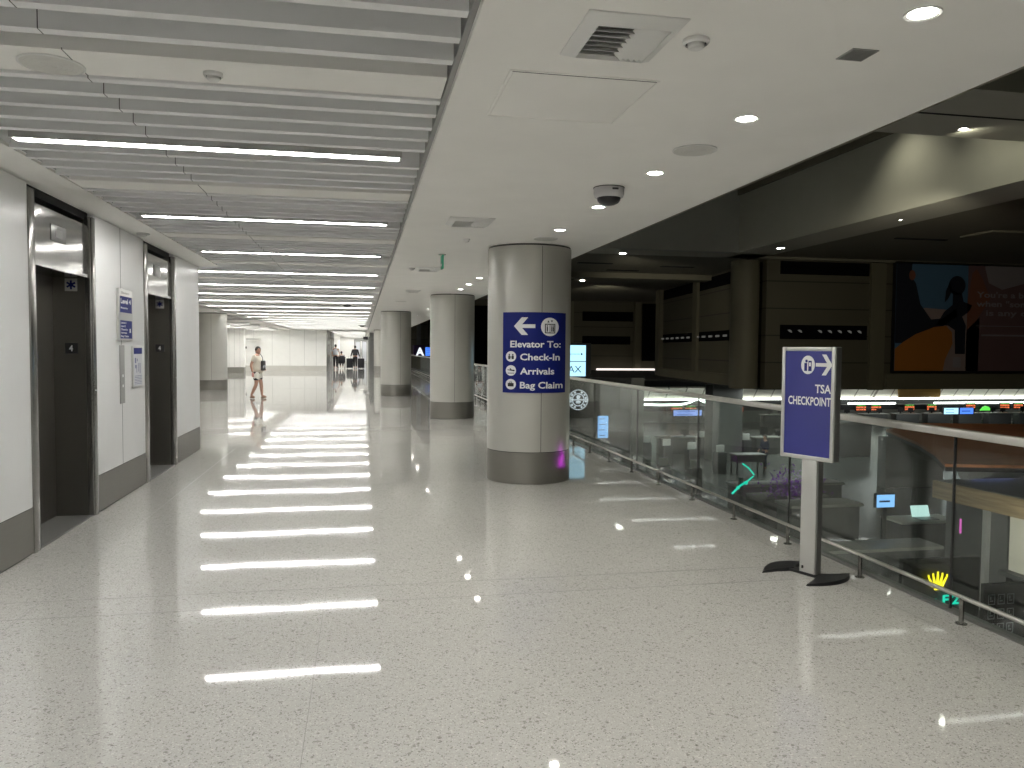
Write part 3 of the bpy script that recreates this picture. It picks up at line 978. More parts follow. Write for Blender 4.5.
poly(q, [(ax + .05, ay - .075), (ax + .085, ay - .075), (ax + .135, ay), (ax + .10, ay)], fn, M_white)
q.build('arrow', t)
q = MB(M_white); cu, cv = u0 + iw * .50, 1.553
disc(q, cu, cv, .068, fn, M_white, .058)
disc(q, cu - .012, cv + .028, .011, f2, M_blue, None, 14); rect(q, cu - .03, cu - .006, cv - .045, cv + .014, f2, M_blue)
rect(q, cu + .004, cu + .032, cv - .045, cv + .03, f2, M_blue)
rect(q, cu + .010, cu + .026, cv - .01, cv + .018, lambda u, v: (u, .003, v), M_white)
q.build('security_symbol', t)
f = MB(M_alu)
px0 = -.035; f.box(px0, px0 + .128, .008, TH - .006, .02, Z0, bevel=.004)
f.box(px0 + .132, px0 + .140, .014, TH - .012, .02, Z0, M_alud)
f.box(px0 + .025, px0 + .035, -.002, .01, .05, .07, M_black)
f.build('post', t)


def blade_foot(sign):
    """one flat crescent blade of the base, lying across the sign; bulges outwards, tongue towards the post"""
    n = 20; v = []
    for i in range(n + 1):
        q = i / n * 2 - 1
        y = q * .25; out = sign * (.195 + .095 * (1 - q * q)); inn = sign * (.185 - .035 * (1 - q * q) - .05 * max(0, 1 - abs(q) * 1.8))
        h = .012 + .014 * (1 - q * q)
        v += [(inn, y, 0), (out, y, 0), (out - sign * .008, y, h), (inn + sign * .006, y, h)]
    fs = []
    for i in range(n):
        for k in range(4): fs.append((i * 4 + k, i * 4 + (k + 1) % 4, (i + 1) * 4 + (k + 1) % 4, (i + 1) * 4 + k))
    fs += [(0, 1, 2, 3), (n * 4, n * 4 + 1, n * 4 + 2, n * 4 + 3)]
    return v, fs


# the two feet lie across the sign, one under each side
R_ = Matrix.Translation((.0, .04, 0))
for sg in (1, -1):
    b = MB(M_black); v, fs = blade_foot(sg); b.add([R_ @ Vector(p) for p in v], fs); b.build('foot', t)
b = MB(M_black); b.box(-.16, .16, .0, .08, .002, .022, bevel=.004); b.build('base_hub', t)

# ------------------------------------------------------------------ high dark atrium beyond the soffit
ZB = 5.5
b = MB(M_coffer)
b.box(14.45, 14.75, 2, 28.5, ZB, 8.2)
b.build('wall_coffer_right', kind='structure')
MB(M_cofferdark).box(3.0, 14.45, 28.45, 28.8, ZB, 8.2).build('wall_coffer_far', kind='structure')
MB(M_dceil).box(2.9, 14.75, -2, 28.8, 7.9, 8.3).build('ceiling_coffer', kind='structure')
b = MB(M_coffer)                                     # cross beam with a downlight
b.box(2.93, 14.45, 12.2, 14.95, 6.3, 7.9, M_coffer)
b.box(2.93, 14.45, 13.55, 13.60, 6.285, 6.3, M_blackmat)
b.build('ceiling_beam', kind='structure')
b = MB(M_dceil)
b.box(14.35, 14.45, 2, 28.45, 7.70, 7.9)
b.build('trim_3', kind='structure')
# under side of the frame round the coffer, then the dark ceiling beyond with slots
b = MB(M_coffer)
b.box(14.75, 16.1, 2, 30.2, ZB, ZB + .3); b.box(3.0, 16.1, 28.8, 30.2, ZB, ZB + .3)
b.build('ceiling_frame', kind='structure')
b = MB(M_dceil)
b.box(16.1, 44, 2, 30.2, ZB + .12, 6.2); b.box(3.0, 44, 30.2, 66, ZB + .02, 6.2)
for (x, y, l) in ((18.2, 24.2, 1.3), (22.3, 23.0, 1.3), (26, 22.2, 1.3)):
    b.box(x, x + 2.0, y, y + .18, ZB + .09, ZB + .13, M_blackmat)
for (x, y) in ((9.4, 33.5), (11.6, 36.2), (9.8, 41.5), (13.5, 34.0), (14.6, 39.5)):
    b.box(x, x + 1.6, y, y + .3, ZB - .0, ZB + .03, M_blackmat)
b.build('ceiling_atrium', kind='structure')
b = MB(M_dceil); b.box(3, 19, 37.5, 38.6, ZB - .25, ZB + .02)
b.box(20, 44, 22.0, 23.4, ZB + .06, ZB + .12)
b.build('ceiling_rib', kind='structure')
for i, (x, y, z, l) in enumerate(((12.28, 14.39, 6.3, 'round downlight in the cross beam of the high coffer'), (15.34, 26.9, ZB, 'small downlight in the coffer frame above the dark wall pilaster'),
                                  (10.2, 29.9, ZB, 'small downlight under the far coffer edge right of the first column'), (12.0, 42.0, ZB - .02, 'small downlight low in the dark ceiling near the first column edge'),
                                  (15.42, 20.4, ZB, 'dim tiny downlight in the right coffer frame'))):
    q = copy_thing(dl, (x, y, z), 0, l, 'downlights in the high dark ceiling')
    s_ = 1.55 if i == 0 else (2.6 if i < 4 else .8)
    q.scale = (s_, s_, s_)
# wall washing spots: one at the beam fitting, two added with no fitting
lamp('coffer_spot', 'SPOT', (12.28, 14.39, 6.25), 34, (1, .95, .74), rot=Vector((.75, .35, -.6)).to_track_quat('-Z', 'Y').to_euler(), size=.05, angle=175, blend=1)
lamp('coffer_spot', 'SPOT', (13.0, 18.8, 7.75), 60, (1, .95, .74), rot=Vector((.5, -.05, -.7)).to_track_quat('-Z', 'Y').to_euler(), size=.05, angle=110, blend=1)
lamp('coffer_spot', 'SPOT', (13.3, 15.6, 7.75), 40, (1, .95, .74), rot=Vector((.5, -.05, -.7)).to_track_quat('-Z', 'Y').to_euler(), size=.05, angle=110, blend=1)

# back wall with pilaster, slots and poster (parallel to the columns' cross direction)
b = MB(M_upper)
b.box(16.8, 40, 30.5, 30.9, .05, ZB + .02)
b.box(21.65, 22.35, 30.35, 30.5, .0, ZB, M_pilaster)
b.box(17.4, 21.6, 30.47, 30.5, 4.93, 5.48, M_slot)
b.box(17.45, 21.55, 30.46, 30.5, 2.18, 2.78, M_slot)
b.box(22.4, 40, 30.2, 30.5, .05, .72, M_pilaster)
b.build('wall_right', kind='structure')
b = MB(M_pilaster)
b.lathe([(.60, .05), (.60, ZB)], 16.16, 31.2, n=40)
tag(b.build('pilaster'), 'round dark olive pilaster at the corner of the far atrium wall', 'pilaster')


def side_frame():
    p0_ = Vector((16.8, 31.3)); p1_ = Vector((18.84, 47.2)); dd = (p1_ - p0_).normalized()
    return Matrix(((dd.x, dd.y, 0, p0_.x), (dd.y, -dd.x, 0, p0_.y), (0, 0, 1, 0), (0, 0, 0, 1)))


SF = side_frame()     # local x runs along the wall into the distance, local y out of it to the right
b = MB(M_upper)
b.box(.1, 16.1, 0, .4, .05, ZB, rot=SF)
b.box(1.0, 8.2, -.03, .01, 4.85, 5.42, M_slot, rot=SF); b.box(9.2, 15.8, -.03, .01, 4.85, 5.42, M_slot, rot=SF)
b.box(1.0, 8.2, -.03, .01, 2.15, 2.65, M_slot, rot=SF); b.box(9.2, 15.8, -.03, .01, 2.15, 2.65, M_slot, rot=SF)
b.box(8.3, 9.1, -.15, .02, .5, ZB, M_pilaster, rot=SF)
b.box(.9, 16.3, -.35, .02, .05, .55, M_pilaster, rot=SF)
b.box(15.9, 16.9, -.25, .5, .05, ZB, M_pilaster, rot=SF)
b.build('wall_side', kind='structure')
b = MB(M_upper)
b.box(3, 24.5, 60, 60.4, .05, ZB + .1)
b.box(17.2, 21.4, 59.95, 60, 3.95, 4.7, M_slot); b.box(17.2, 21.2, 59.95, 60, 2.1, 2.75, M_slot)
b.box(22.2, 23.4, 59.9, 60, .8, 5.4, M_slot)
b.box(15.6, 16.4, 59.7, 60, .05, ZB, M_pilaster); b.box(21.5, 22.0, 59.7, 60, .05, ZB, M_pilaster)
b.box(5.0, 14.8, 59.9, 60, .1, 5.0, M_slot)
b.build('wall_far', kind='structure')
b = MB(mat('mullion', (.12, .12, .12), .5)); b.box(4.1, 4.4, 59.7, 59.95, 1.95, 4.6)
tag(b.build('mullion'), 'thin grey vertical mullion seen between the second and third columns', 'mullion')

# row of little white lamps in the display slots, right wall and side wall
M_faint = screen('faint_lamp', (.55, .55, .5), .09)
for k in range(8):
    if k in (2,): continue
    b = MB(M_faint); x = 17.85 + k * .47
    b.prism([(-.10, .06), (.0, -.02), (.10, -.05), (.09, .03), (.0, .08)], .03, Matrix.Translation((x, 30.42, 2.50)) @ Matrix.Rotation(PI / 2, 4, 'X'))
    tag(b.build('spot_lamp'), 'tiny pale track lamp in the dark slot of the far right wall', 'lamp', 'track lamps in the right wall slot')
for k in range(13):
    b = MB(M_faint); x = 1.4 + k * 1.12 + (.6 if k > 6 else 0)
    b.box(x, x + .5, -.10, -.04, 2.34, 2.44, rot=SF, bevel=.02)
    tag(b.build('spot_lamp'), 'tiny pale track lamp in the dark slot of the angled side wall', 'lamp', 'track lamps in the side wall slot')
# slender light line at the foot of the far wall
b = MB(screen('line_light', (1, .9, .84), 1.0)); b.box(18.2, 23.4, 59.3, 59.4, .05, .19, bevel=.03)
tag(b.build('line_light'), 'thin white light line low on the far wall right of the first column', 'light')

# the poster
t = thing('billboard', 'large dim billboard with two surfers and an orange board on the far right wall', 'billboard', (22.72, 30.2, .85))
PW, PH = 11.0, 4.65
MB(M_black).box(-.08, PW + .08, 0, .12, -.08, PH + .08).build('frame', t)
fn0 = lambda u, v: (u, -.006, v)
pm = lambda n_, c_: mat('poster_' + n_, c_, .6)
c_sky, c_sand, c_sil, c_orange, c_plum, c_pale, c_skin = pm('sky', (.07, .15, .25)), pm('haze', (.28, .21, .20)), pm('figure', (.010, .012, .022)), pm('orange', (.36, .13, .018)), pm('plum', (.15, .085, .09)), pm('pale', (.27, .24, .26)), pm('rust', (.20, .075, .045))
q = MB(c_sky); rect(q, 0, PW, 0, PH, fn0, c_sky); q.build('print_ground', t)
f1 = lambda u, v: (u, -.014, v); f2 = lambda u, v: (u, -.022, v); f3 = lambda u, v: (u, -.030, v)
q = MB(c_sand)
poly(q, [(.6, 2.2), (1.4, 2.75), (3.2, 2.65), (4.2, 2.3), (4.2, 0), (.6, 0)], f1, c_sand)
rect(q, 3.55, PW, 0, PH, f1, c_plum)
poly(q, [(3.55, 3.0), (3.75, 4.3), (3.95, 4.5), (4.3, 4.05), (4.7, 3.2), (4.0, 2.2), (3.55, 1.8)], f2, c_rust if False else c_skin)
poly(q, [(4.4, 4.55), (4.6, 3.9), (5.3, 3.62), (6.6, 3.95), (PW, 4.2), (PW, PH), (4.4, PH)], f2, c_pale)
q.build('print_background', t)
q = MB(c_sil)     # left figure
poly(q, [(0, 1.2), (0, PH), (.75, PH), (.7, 4.1), (.95, 3.8), (1.2, 2.9), (1.75, 2.25), (2.3, 2.3), (3.0, 2.75), (3.05, 2.4), (2.2, 1.85), (1.4, 1.6), (.5, 1.2)], f2, c_sil)
q.build('print_left_figure', t)
q = MB(c_sil)     # right figure with ponytail
disc(q, 3.0, 3.75, .42, f2, c_sil, .42)
poly(q, [(2.62, 3.9), (2.45, 3.5), (2.4, 3.0), (2.55, 3.15), (2.75, 3.5)], f2, c_sil)
poly(q, [(2.8, 3.5), (3.25, 3.4), (3.35, 3.05), (3.8, 2.9), (3.6, 2.6), (3.3, 2.4), (3.5, 2.0), (3.5, .75), (3.0, .75), (2.95, 1.8), (2.6, 2.0), (2.0, 2.0), (2.4, 2.6), (2.8, 2.9)], f2, c_sil)
q.build('print_right_figure', t)
q = MB(c_orange)
pts = [(0, 0), (2.4, 0), (2.5, .5), (2.85, 1.2), (2.8, 1.7), (2.5, 1.98), (1.9, 1.92), (1.0, 1.6), (.4, 1.25), (0, .95)]
poly(q, pts, f3, c_orange); rect(q, 2.9, 3.3, .15, .6, f3, c_pale); q.build('print_surfboard', t)
q = MB(c_pale)
put_text(q, "You're a believer", 4.0, 8.0, 3.25, .26, f3, c_pale, .02)
put_text(q, 'when "someday"', 4.0, 8.0, 2.85, .26, f3, c_pale, .02)
put_text(q, 'is any day.', 4.5, 7.4, 2.45, .26, f3, c_pale, .02)
put_text(q, 'fly with us to the coast', 4.2, 8.0, 1.98, .12, f3, c_pale, .0) if False else rect(q, 4.0, 8.0, 1.98, 2.01, f3, c_pale)
rect(q, 4.3, 8.0, 1.55, 1.62, f3, c_pale)
q.build('lettering', t)
q = MB(c_pale); disc(q, .75, 4.15, .22, f3, c_skin, .16); q.build('print_face', t)

# ------------------------------------------------------------------ the check-in hall below
HZ = -4.5
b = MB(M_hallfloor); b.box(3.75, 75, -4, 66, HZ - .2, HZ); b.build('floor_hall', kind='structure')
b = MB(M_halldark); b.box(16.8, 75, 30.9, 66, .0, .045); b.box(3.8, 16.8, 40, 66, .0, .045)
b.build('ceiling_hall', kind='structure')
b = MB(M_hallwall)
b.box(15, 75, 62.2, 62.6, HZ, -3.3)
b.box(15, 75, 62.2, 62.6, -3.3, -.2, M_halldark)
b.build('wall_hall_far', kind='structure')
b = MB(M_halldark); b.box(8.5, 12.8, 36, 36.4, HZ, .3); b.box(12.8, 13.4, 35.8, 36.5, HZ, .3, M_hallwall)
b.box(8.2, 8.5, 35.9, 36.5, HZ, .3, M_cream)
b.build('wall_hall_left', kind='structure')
# light box along the far side: up-lit band of tilted panels, tube below
for (x0, x1, nm, lab) in ((21.8, 44.5, 'light_band', 'wide glowing white ceiling band behind the glass, left of the sign stand'), (44.6, 66, 'light_band', 'wide glowing white ceiling band right of the sign stand')):
    t = thing(nm, lab, 'light band', (x0, 62, -2.5))
    L = x1 - x0
    q = MB(M_lit); q.add([(0, 0, 0), (L, 0, 0), (L, -.9, 1.05), (0, -.9, 1.05)], [(0, 1, 2, 3)])
    q.add([(0, .1, 0), (L, .1, 0), (L, -.8, 1.15), (0, -.8, 1.15)], [(0, 1, 2, 3)])
    q.build('panel', t)
    q = MB(M_glow); q.tube([(0, -.25, .03), (L, -.25, .03)], .07, n=8); q.build('tube', t)
tag(MB(mat('amber_panel', (.35, .2, .04), .6)).box(46.2, 50.4, 60.6, 60.9, -2.3, -1.35, bevel=.15).build('amber_canopy'), 'dull amber canopy interrupting the glowing band above the departure boards', 'canopy')
for (x0, x1, lab) in ((41.0, 45.6, 'thin white light bar just right of the sign stand'), (49.4, 66, 'thin white light bar above the blue screens')):
    b = MB(M_glow2); b.box(x0, x1, 60.2, 60.3, -2.86, -2.70, bevel=.03); tag(b.build('light_bar'), lab, 'light')
wv = [(20.8, -2.69), (23.8, -2.79), (25.0, -2.78), (25.6, -2.76), (26.0, -2.70), (26.4, -2.60), (26.75, -2.44), (27.04, -2.36), (27.35, -2.42), (27.8, -2.60), (28.2, -2.72), (28.7, -2.78), (30, -2.82), (31.3, -2.6)]
b = MB(M_glow2); b.tube([(x, 60.0, z) for x, z in wv], .085, n=8)
tag(b.build('wave_light'), 'wavy white light line with a single peak, seen through the glass', 'light')
# black fascia with departure displays
b = MB(M_black); b.box(20, 75, 60.6, 61, -3.35, -2.9)
tag(b.build('display_fascia'), 'long black fascia carrying the departure displays', 'fascia')
dsp = thing('departure_display', '', 'display', group='orange and green departure displays over the hall')
MB(M_black).box(-.52, .52, 0, .12, -.27, .27).build('casing', dsp)
q = MB(M_orange)
for r_ in range(2):
    put_text(q, ('GATE 14 ON TIME', 'BOARDING 22B')[r_], -.46, .46, -.20 + r_ * .20, .13, lambda u, v: (u, -.01, v), M_orange, .03)
q.build('orange_text', dsp)
q = MB(M_ledgreen); put_text(q, 'CHECK IN', -.40, .40, .17, .10, lambda u, v: (u, -.01, v), M_ledgreen, .02); q.build('green_text', dsp)
dx = [(42.1, 'departure display just right of the sign stand'), (43.55, 'second departure display right of the sign stand'), (46.8, 'departure display under the amber canopy'),
      (49.0, 'departure display right of the amber canopy'), (52.9, 'departure display above the blue screens'), (56.4, 'departure display near the right picture edge'), (57.8, 'rightmost departure display at the picture edge'),
      (25.3, 'departure display behind the glass under the wave light, left'), (26.5, 'departure display behind the glass above the long blue screen'), (29.3, 'departure display right of the wave peak'), (30.7, 'departure display left of the sign stand'), (21.9, 'departure display farthest left behind the glass')]
for i, (x, l) in enumerate(dx):
    if i == 0: dsp.location = (x, 60, -3.16); dsp['label'] = l
    else: copy_thing(dsp, (x, 60, -3.16 + (.1 if 52 < x else 0)), 0, l)
b = MB(M_ledgreen); b.prism([(-.6, -.2), (.6, -.2), (.3, .12), (0, .2), (-.3, .12)], .08, Matrix.Translation((54.4, 60, -3.25)) @ Matrix.Rotation(PI / 2, 4, 'X'))
tag(b.build('green_sign'), 'green glowing arched sign beside the deep blue screen', 'sign')


def flat_screen(x0, x1, y, z0, z1, m, label, name='screen', stand=0, text=None, rows=4):
    t = thing(name, label, 'screen', ((x0 + x1) / 2, y, z0))
    hw_ = (x1 - x0) / 2; h = z1 - z0; e = .04 * max(hw_ * 2, h)
    q = MB(M_black); q.box(-hw_ - e, hw_ + e, .004, .10, -e, h + e)
    if stand: q.box(-.06, .06, .03, .08, -stand, 0)
    q.build('casing', t)
    q = MB(m); q.box(-hw_, hw_, -.004, .004, 0, h); q.build('display', t)
    q = MB(M_white)
    dk = mat('screen_ink', (.01, .05, .12), .5)
    for r_ in range(rows):
        rect(q, -hw_ * .75, hw_ * (.3 + .4 * random.random()), h * (r_ + .4) / rows, h * (r_ + .55) / rows, lambda u, v: (u, -.008, v), dk)
    q.build('print', t)
    return t


flat_screen(46.05, 47.36, 55, -3.3, -2.81, M_scrcyan, 'pale cyan screen above the railing, left of a deep blue one', rows=2)
flat_screen(47.52, 48.75, 55, -3.3, -2.81, M_scrdeep, 'deep blue screen above the railing beside the pale cyan one', rows=1)
flat_screen(20.85, 22.9, 50, -2.80, -2.42, mat('screen_soft', (.02, .02, .02), .3, emit=(.25, .40, .95), strength=.8), 'long blue screen with small text behind the glass', rows=2)
flat_screen(10.53, 11.02, 34, -2.36, -1.35, M_scrblue, 'upright pale blue screen behind the glass under the round logo', stand=2.1)
flat_screen(4.75, 5.3, 59.79, 1.1, 1.75, M_scrdeep, 'bright blue screen seen between the second and third columns')

# hanging double screen right of the first column
t = thing('hanging_screen', 'dark cased cyan double screen reading AX just right of the first column', 'screen', (5.42, 20, .93))
MB(M_halldark).box(-.75, .56, .01, .4, -.05, .90).build('casing', t)
q = MB(M_scrcyan); q.box(-.7, .415, -.004, .01, .42, .84); q.box(-.7, .415, -.004, .01, .02, .40); q.build('display', t)
q = MB(M_scrblue); fnx = lambda u, v: (u, -.008, v)
M_inkb = mat('ink_teal', (.0, .06, .08), .5)
put_text(q, 'LAX', -.18, .30, .12, .17, fnx, M_inkb, .0); rect(q, -.3, .25, .60, .612, fnx, M_inkb); disc(q, .30, .606, .025, fnx, M_inkb)
q.build('lettering', t)
b = MB(M_halldark); b.box(5.08, 5.24, 20.42, 20.6, HZ, .9); tag(b.build('screen_mast'), 'dark mast carrying the cyan double screen', 'mast')

# round logo
t = thing('round_logo', 'round white ring logo on a dark wall behind the glass', 'logo', (10.107, 35.85, -.73))
fl = lambda u, v: (u, -.03, v)
MB(M_black).lathe([(.0001, 0), (.5, 0), (.5, .03), (.0001, .03)], n=32).build('disc', t)
t.children[0].rotation_euler = (PI / 2, 0, 0); t.children[0].scale = (.98, .98, .6)
q = MB(M_logo); disc(q, 0, 0, .49, fl, M_logo, inner=.93); disc(q, 0, 0, .31, fl, M_logo, inner=.86)
for k in range(14):
    if k % 7 == 0: continue
    a = 2 * PI * k / 14; R2 = Matrix.Rotation(a, 2)
    pp = [R2 @ Vector(p) for p in ((-.045, .34), (.045, .34), (.045, .43), (-.045, .43))]
    poly(q, [tuple(p) for p in pp], fl, M_logo)
rect(q, -.49, .49, -.025, .025, fl, M_logo); disc(q, 0, .13, .10, fl, M_logo); disc(q, 0, -.11, .07, fl, M_logo, .13)
q.build('emblem', t)
# letter sign
t = thing('letter_sign', 'white letter A on dark purple, between second and third columns', 'sign', (4.3, 59.3, 1.05))
MB(mat('purple_board', (.03, .01, .06), .5)).box(-.5, .38, .02, .58, -.1, .85).build('board', t)
q = MB(M_logo); put_text(q, 'A', -.32, .32, .05, .62, lambda u, v: (u, 0, v), M_logo, .04); q.build('lettering', t)

# check-in desks in a row with monitors, seen over and through the glass
dk = thing('checkin_desk', '', 'desk', group='check-in desks in the hall')
M_desk = mat('desk_grey', (.07, .073, .07), .5); M_desktop = mat('desk_top', (.22, .22, .20), .4)
MB(M_desk).box(-1.1, 1.1, -.35, .35, 0, .95, bevel=.03).build('body', dk)
MB(M_desktop).box(-1.2, 1.2, -.45, .42, .95, 1.02, bevel=.02).build('desk_top', dk)
q = MB(M_black); q.box(-.7, -.2, .0, .04, 1.15, 1.5); q.box(-.5, -.4, .0, .05, 1.0, 1.18); q.build('monitor', dk)
q = MB(M_black); q.box(.3, .8, .0, .04, 1.12, 1.42); q.box(.5, .6, .0, .05, 1.0, 1.15); q.build('monitor', dk)
spots = [(33 + k * 3.0, 58.2) for k in range(10)] + [(15.5 + 2.9 * k, 44 - .3 * k) for k in range(4)]
for i, (x, y) in enumerate(spots):
    l = 'grey check-in desk with black monitors in the far row above the cap rail' if i < 10 else 'grey check-in desk seen through the glass left of the sign stand'
    if i == 0: dk.location = (x, y, HZ); dk['label'] = l
    else: copy_thing(dk, (x, y, HZ), 0, l, 'far row of check-in desks' if i < 10 else 'check-in desks behind the left glass')
dk['group'] = 'far row of check-in desks'

# ticket kiosks with pale tops
ks = thing('ticket_kiosk', 'slim grey self-service kiosk with white top standing on the hall floor', 'kiosk', group='self-service kiosks in the hall')
MB(M_desk).box(-.28, .28, -.2, .2, 0, 1.1, bevel=.04).build('body', ks)
q = MB(M_scrblue); q.add([(-.2, -.14, 1.16), (.2, -.14, 1.16), (.2, .08, 1.48), (-.2, .08, 1.48)], [(0, 1, 2, 3)])
q = MB(mat('kiosk_face', (.65, .66, .62), .4)); q.box(-.24, .24, -.03, .03, 1.08, 1.45, rot=Matrix.Translation((0, 0, 0)), bevel=.02); q.build('screen_head', ks)
kp = [(15.3, 40.5), (15.9, 39.0), (16.6, 37.4), (17.6, 36.2), (19.6, 42.6), (21.5, 41.0), (12.1, 33.0), (13.0, 32.2), (14.1, 31.4)]
for i, (x, y) in enumerate(kp):
    if i == 0: ks.location = (x, y, HZ)
    else: copy_thing(ks, (x, y, HZ), .2)

# pale and dark walls, structures behind the left glass
b = MB(M_hallwall); b.box(19.2, 21.0, 40.5, 41.5, HZ, -.25); b.build('wall_hall_pier', kind='structure')
b = MB(M_hallwall); b.box(26.5, 29.5, 41, 42, HZ, -2.6, bevel=.05); b.box(26.3, 29.7, 40.9, 42.1, -2.6, -2.45, M_desktop, bevel=.03)
tag(b.build('booth'), 'pale grey square booth behind the glass right of the sign stand', 'booth')
b = MB(M_hallwall); b.box(23.2, 26.2, 31.2, 31.8, HZ, -2.2, bevel=.04)
tag(b.build('partition'), 'grey free standing partition behind the glass right of the sign stand', 'partition')

# table with legs and a dark dressed person beside it
t = thing('display_table', 'light topped table on thin legs, behind the glass left of the sign stand', 'table', (19.0, 36.0, HZ))
MB(M_desktop).box(-.8, .8, -.4, .4, .95, 1.02, bevel=.01).build('table_top', t)
MB(M_desk).box(-.75, .75, -.35, .35, .62, .95).build('apron', t)
for sx in (-.72, .72):
    for sy in (-.32, .32):
        MB(M_black).box(sx - .03, sx + .03, sy - .03, sy + .03, 0, .62).build('leg', t)

# purple lit plants: leaves nobody could count
b = MB(M_purple)
for k in range(900):
    x = 12.9 + random.gauss(0, .40); y = 21.7 + random.gauss(0, .28); z = HZ + 1.6 + abs(random.gauss(0, .36))
    a = random.uniform(0, 2 * PI); tl = random.uniform(-.6, .9); L = random.uniform(.10, .24)
    R2 = Matrix.Translation((x, y, z)) @ Matrix.Rotation(a, 4, 'Z') @ Matrix.Rotation(-tl, 4, 'Y')
    b.add([R2 @ Vector(p) for p in ((0, 0, 0), (L * .5, .03, .01), (L, 0, 0), (L * .5, -.03, .01))], [(0, 1, 2, 3)])
o = b.build('plant_leaves')
t = thing('planter', 'purple lit leafy planter behind the glass left of the sign stand', 'planter', (0, 0, 0))
o.parent = t
MB(M_halldark).box(11.7, 14.1, 21.2, 22.3, HZ, HZ + 1.75, bevel=.05).build('box', t)
lamp('plant_light', 'SPOT', (12.9, 20.3, -1.4), 45, (.75, .2, 1), rot=Vector((0, 1.4, -1.2)).to_track_quat('-Z', 'Y').to_euler(), size=.1, angle=55)

# teal light chevrons
t = thing('teal_neon', 'bent teal neon tube sign low behind the glass left of the sign stand', 'neon sign', (10.4, 20, -1.6))
q = MB(M_teal); q.tube([(0, 0, .12), (.20, 0, -.02), (.36, 0, -.20)], .022, n=6); q.build('tube', t)
q = MB(M_teal); q.tube([(-.30, 0, -.72), (-.06, 0, -.50), (.16, 0, -.38)], .028, n=6); q.tube([(.16, 0, -.38), (.34, 0, -.24)], .02, n=6)
q.ball((.12, 0, -.42), .05); q.ball((-.12, 0, -.55), .05); q.build('tube', t)
MB(M_halldark).box(-.04, .06, .05, .15, -2.9, -.3).build('mount', t)

# yellow crown and teal letters on a dark shop front
t = thing('shop_sign', 'glowing yellow crown emblem over teal letters on a dark shop front, low at right', 'sign', (8.35, 10.0, -1.85))
MB(M_halldark).box(-.55, .75, .04, .12, -.45, .45).build('board', t)
q = MB(M_yellow); fc = lambda u, v: (u, .0, v); fcw = Matrix.Rotation(PI / 2, 4, 'X')
for k in range(5):
    s_ = (k - 2) / 2; tipu, tipv = s_ * .155, .24 - abs(s_) * .045; bu = s_ * .075
    q.prism([(bu - .022, .055), (bu + .022, .055), (tipu + .008, tipv), (tipu - .008, tipv)], .02, fcw)
    q.ball((tipu, -.01, tipv + .015), .019, sc_=(1, .6, 1), sub=1)
q.prism([(-.085, .06), (-.1, .04), (.1, .04), (.085, .06)], .02, fcw)
q.prism([(-.06 + 0, .015), (.06, .015), (.045, -.005), (-.045, -.005)], .02, fcw)
q.build('crown', t)
q = MB(M_teal)
for tx, a0_, a1_ in (('v', -.10, .0), ('F', .10, .22), ('2', .26, .38)):
    put_text(q, tx, a0_, a1_, -.24, .15, fc, M_teal, .03)
q.build('lettering', t)

# brown canopy
b = MB(M_woodc)
cp = [(15.0, 20.2), (13.6, 17.1), (12.6, 15.3), (11.58, 13.76), (13.2, 13.3), (17.5, 12.2), (26, 16), (26, 20.2), (17.4, 21.9)]
b.prism(cp, -.06, Matrix.Translation((0, 0, -.6)))
b.prism([(p[0] + .05, p[1] + .05) for p in cp], -.10, Matrix.Translation((0, 0, -.66)), M_black)
tag(b.build('wooden_canopy'), 'large flat brown wooden canopy with curved edge beyond the right end of the railing', 'canopy')
b = MB(M_alu); b.tube([(13.0, 14.9, -.98), (14.8, 14.9, -.98)], .16, n=20)
tag(b.build('round_duct'), 'short silver round duct under the brown canopy', 'duct')

# shop with plank fascia
t = thing('shop_kiosk', 'shop unit with wood plank fascia and cream wall at the lower right edge', 'shop', (0, 0, 0))
b = MB(M_woodf)
b.prism([(12.98, 15.79), (13.08, 13.35), (13.1, 11.5), (20, 11.5), (20, 15.79)], -.40, Matrix.Translation((0, 0, -1.30)))
b.build('fascia', t)
b = MB(M_hallwall); b.prism([(13.05, 15.7), (13.15, 11.6), (19.9, 11.6), (19.9, 15.7)], .02, Matrix.Translation((0, 0, -1.30))); b.build('roof', t)
b = MB(M_cream); b.box(13.2, 19.8, 11.7, 13.8, -2.85, -1.70); b.build('wall_panel', t)
b = MB(M_desk); b.box(13.2, 19.8, 13.85, 15.6, HZ, -1.70); b.build('rear_store', t)
b = MB(M_halldark); b.box(13.0, 19.8, 11.6, 13.85, -2.95, -2.85); b.box(13.3, 19.8, 12.4, 13.8, HZ, -2.95); b.build('counter', t)
b = MB(M_alu); b.box(13.1, 13.22, 14.3, 14.42, -3.9, -1.7); b.build('post', t)
tag(MB(mat('screen_violet', (.02, .02, .02), .3, emit=(.22, .28, .8), strength=.8)).box(13.9, 14.95, 15.6, 15.66, -1.26, -1.14).build('blue_light_bar'), 'soft blue light bar on the shop roof', 'light')
tag(MB(screen('pink_tube', (.7, .1, .5), .7)).box(12.37, 12.40, 14.2, 14.23, -2.15, -1.85).build('pink_light'), 'thin pink vertical light beside the shop unit', 'light')

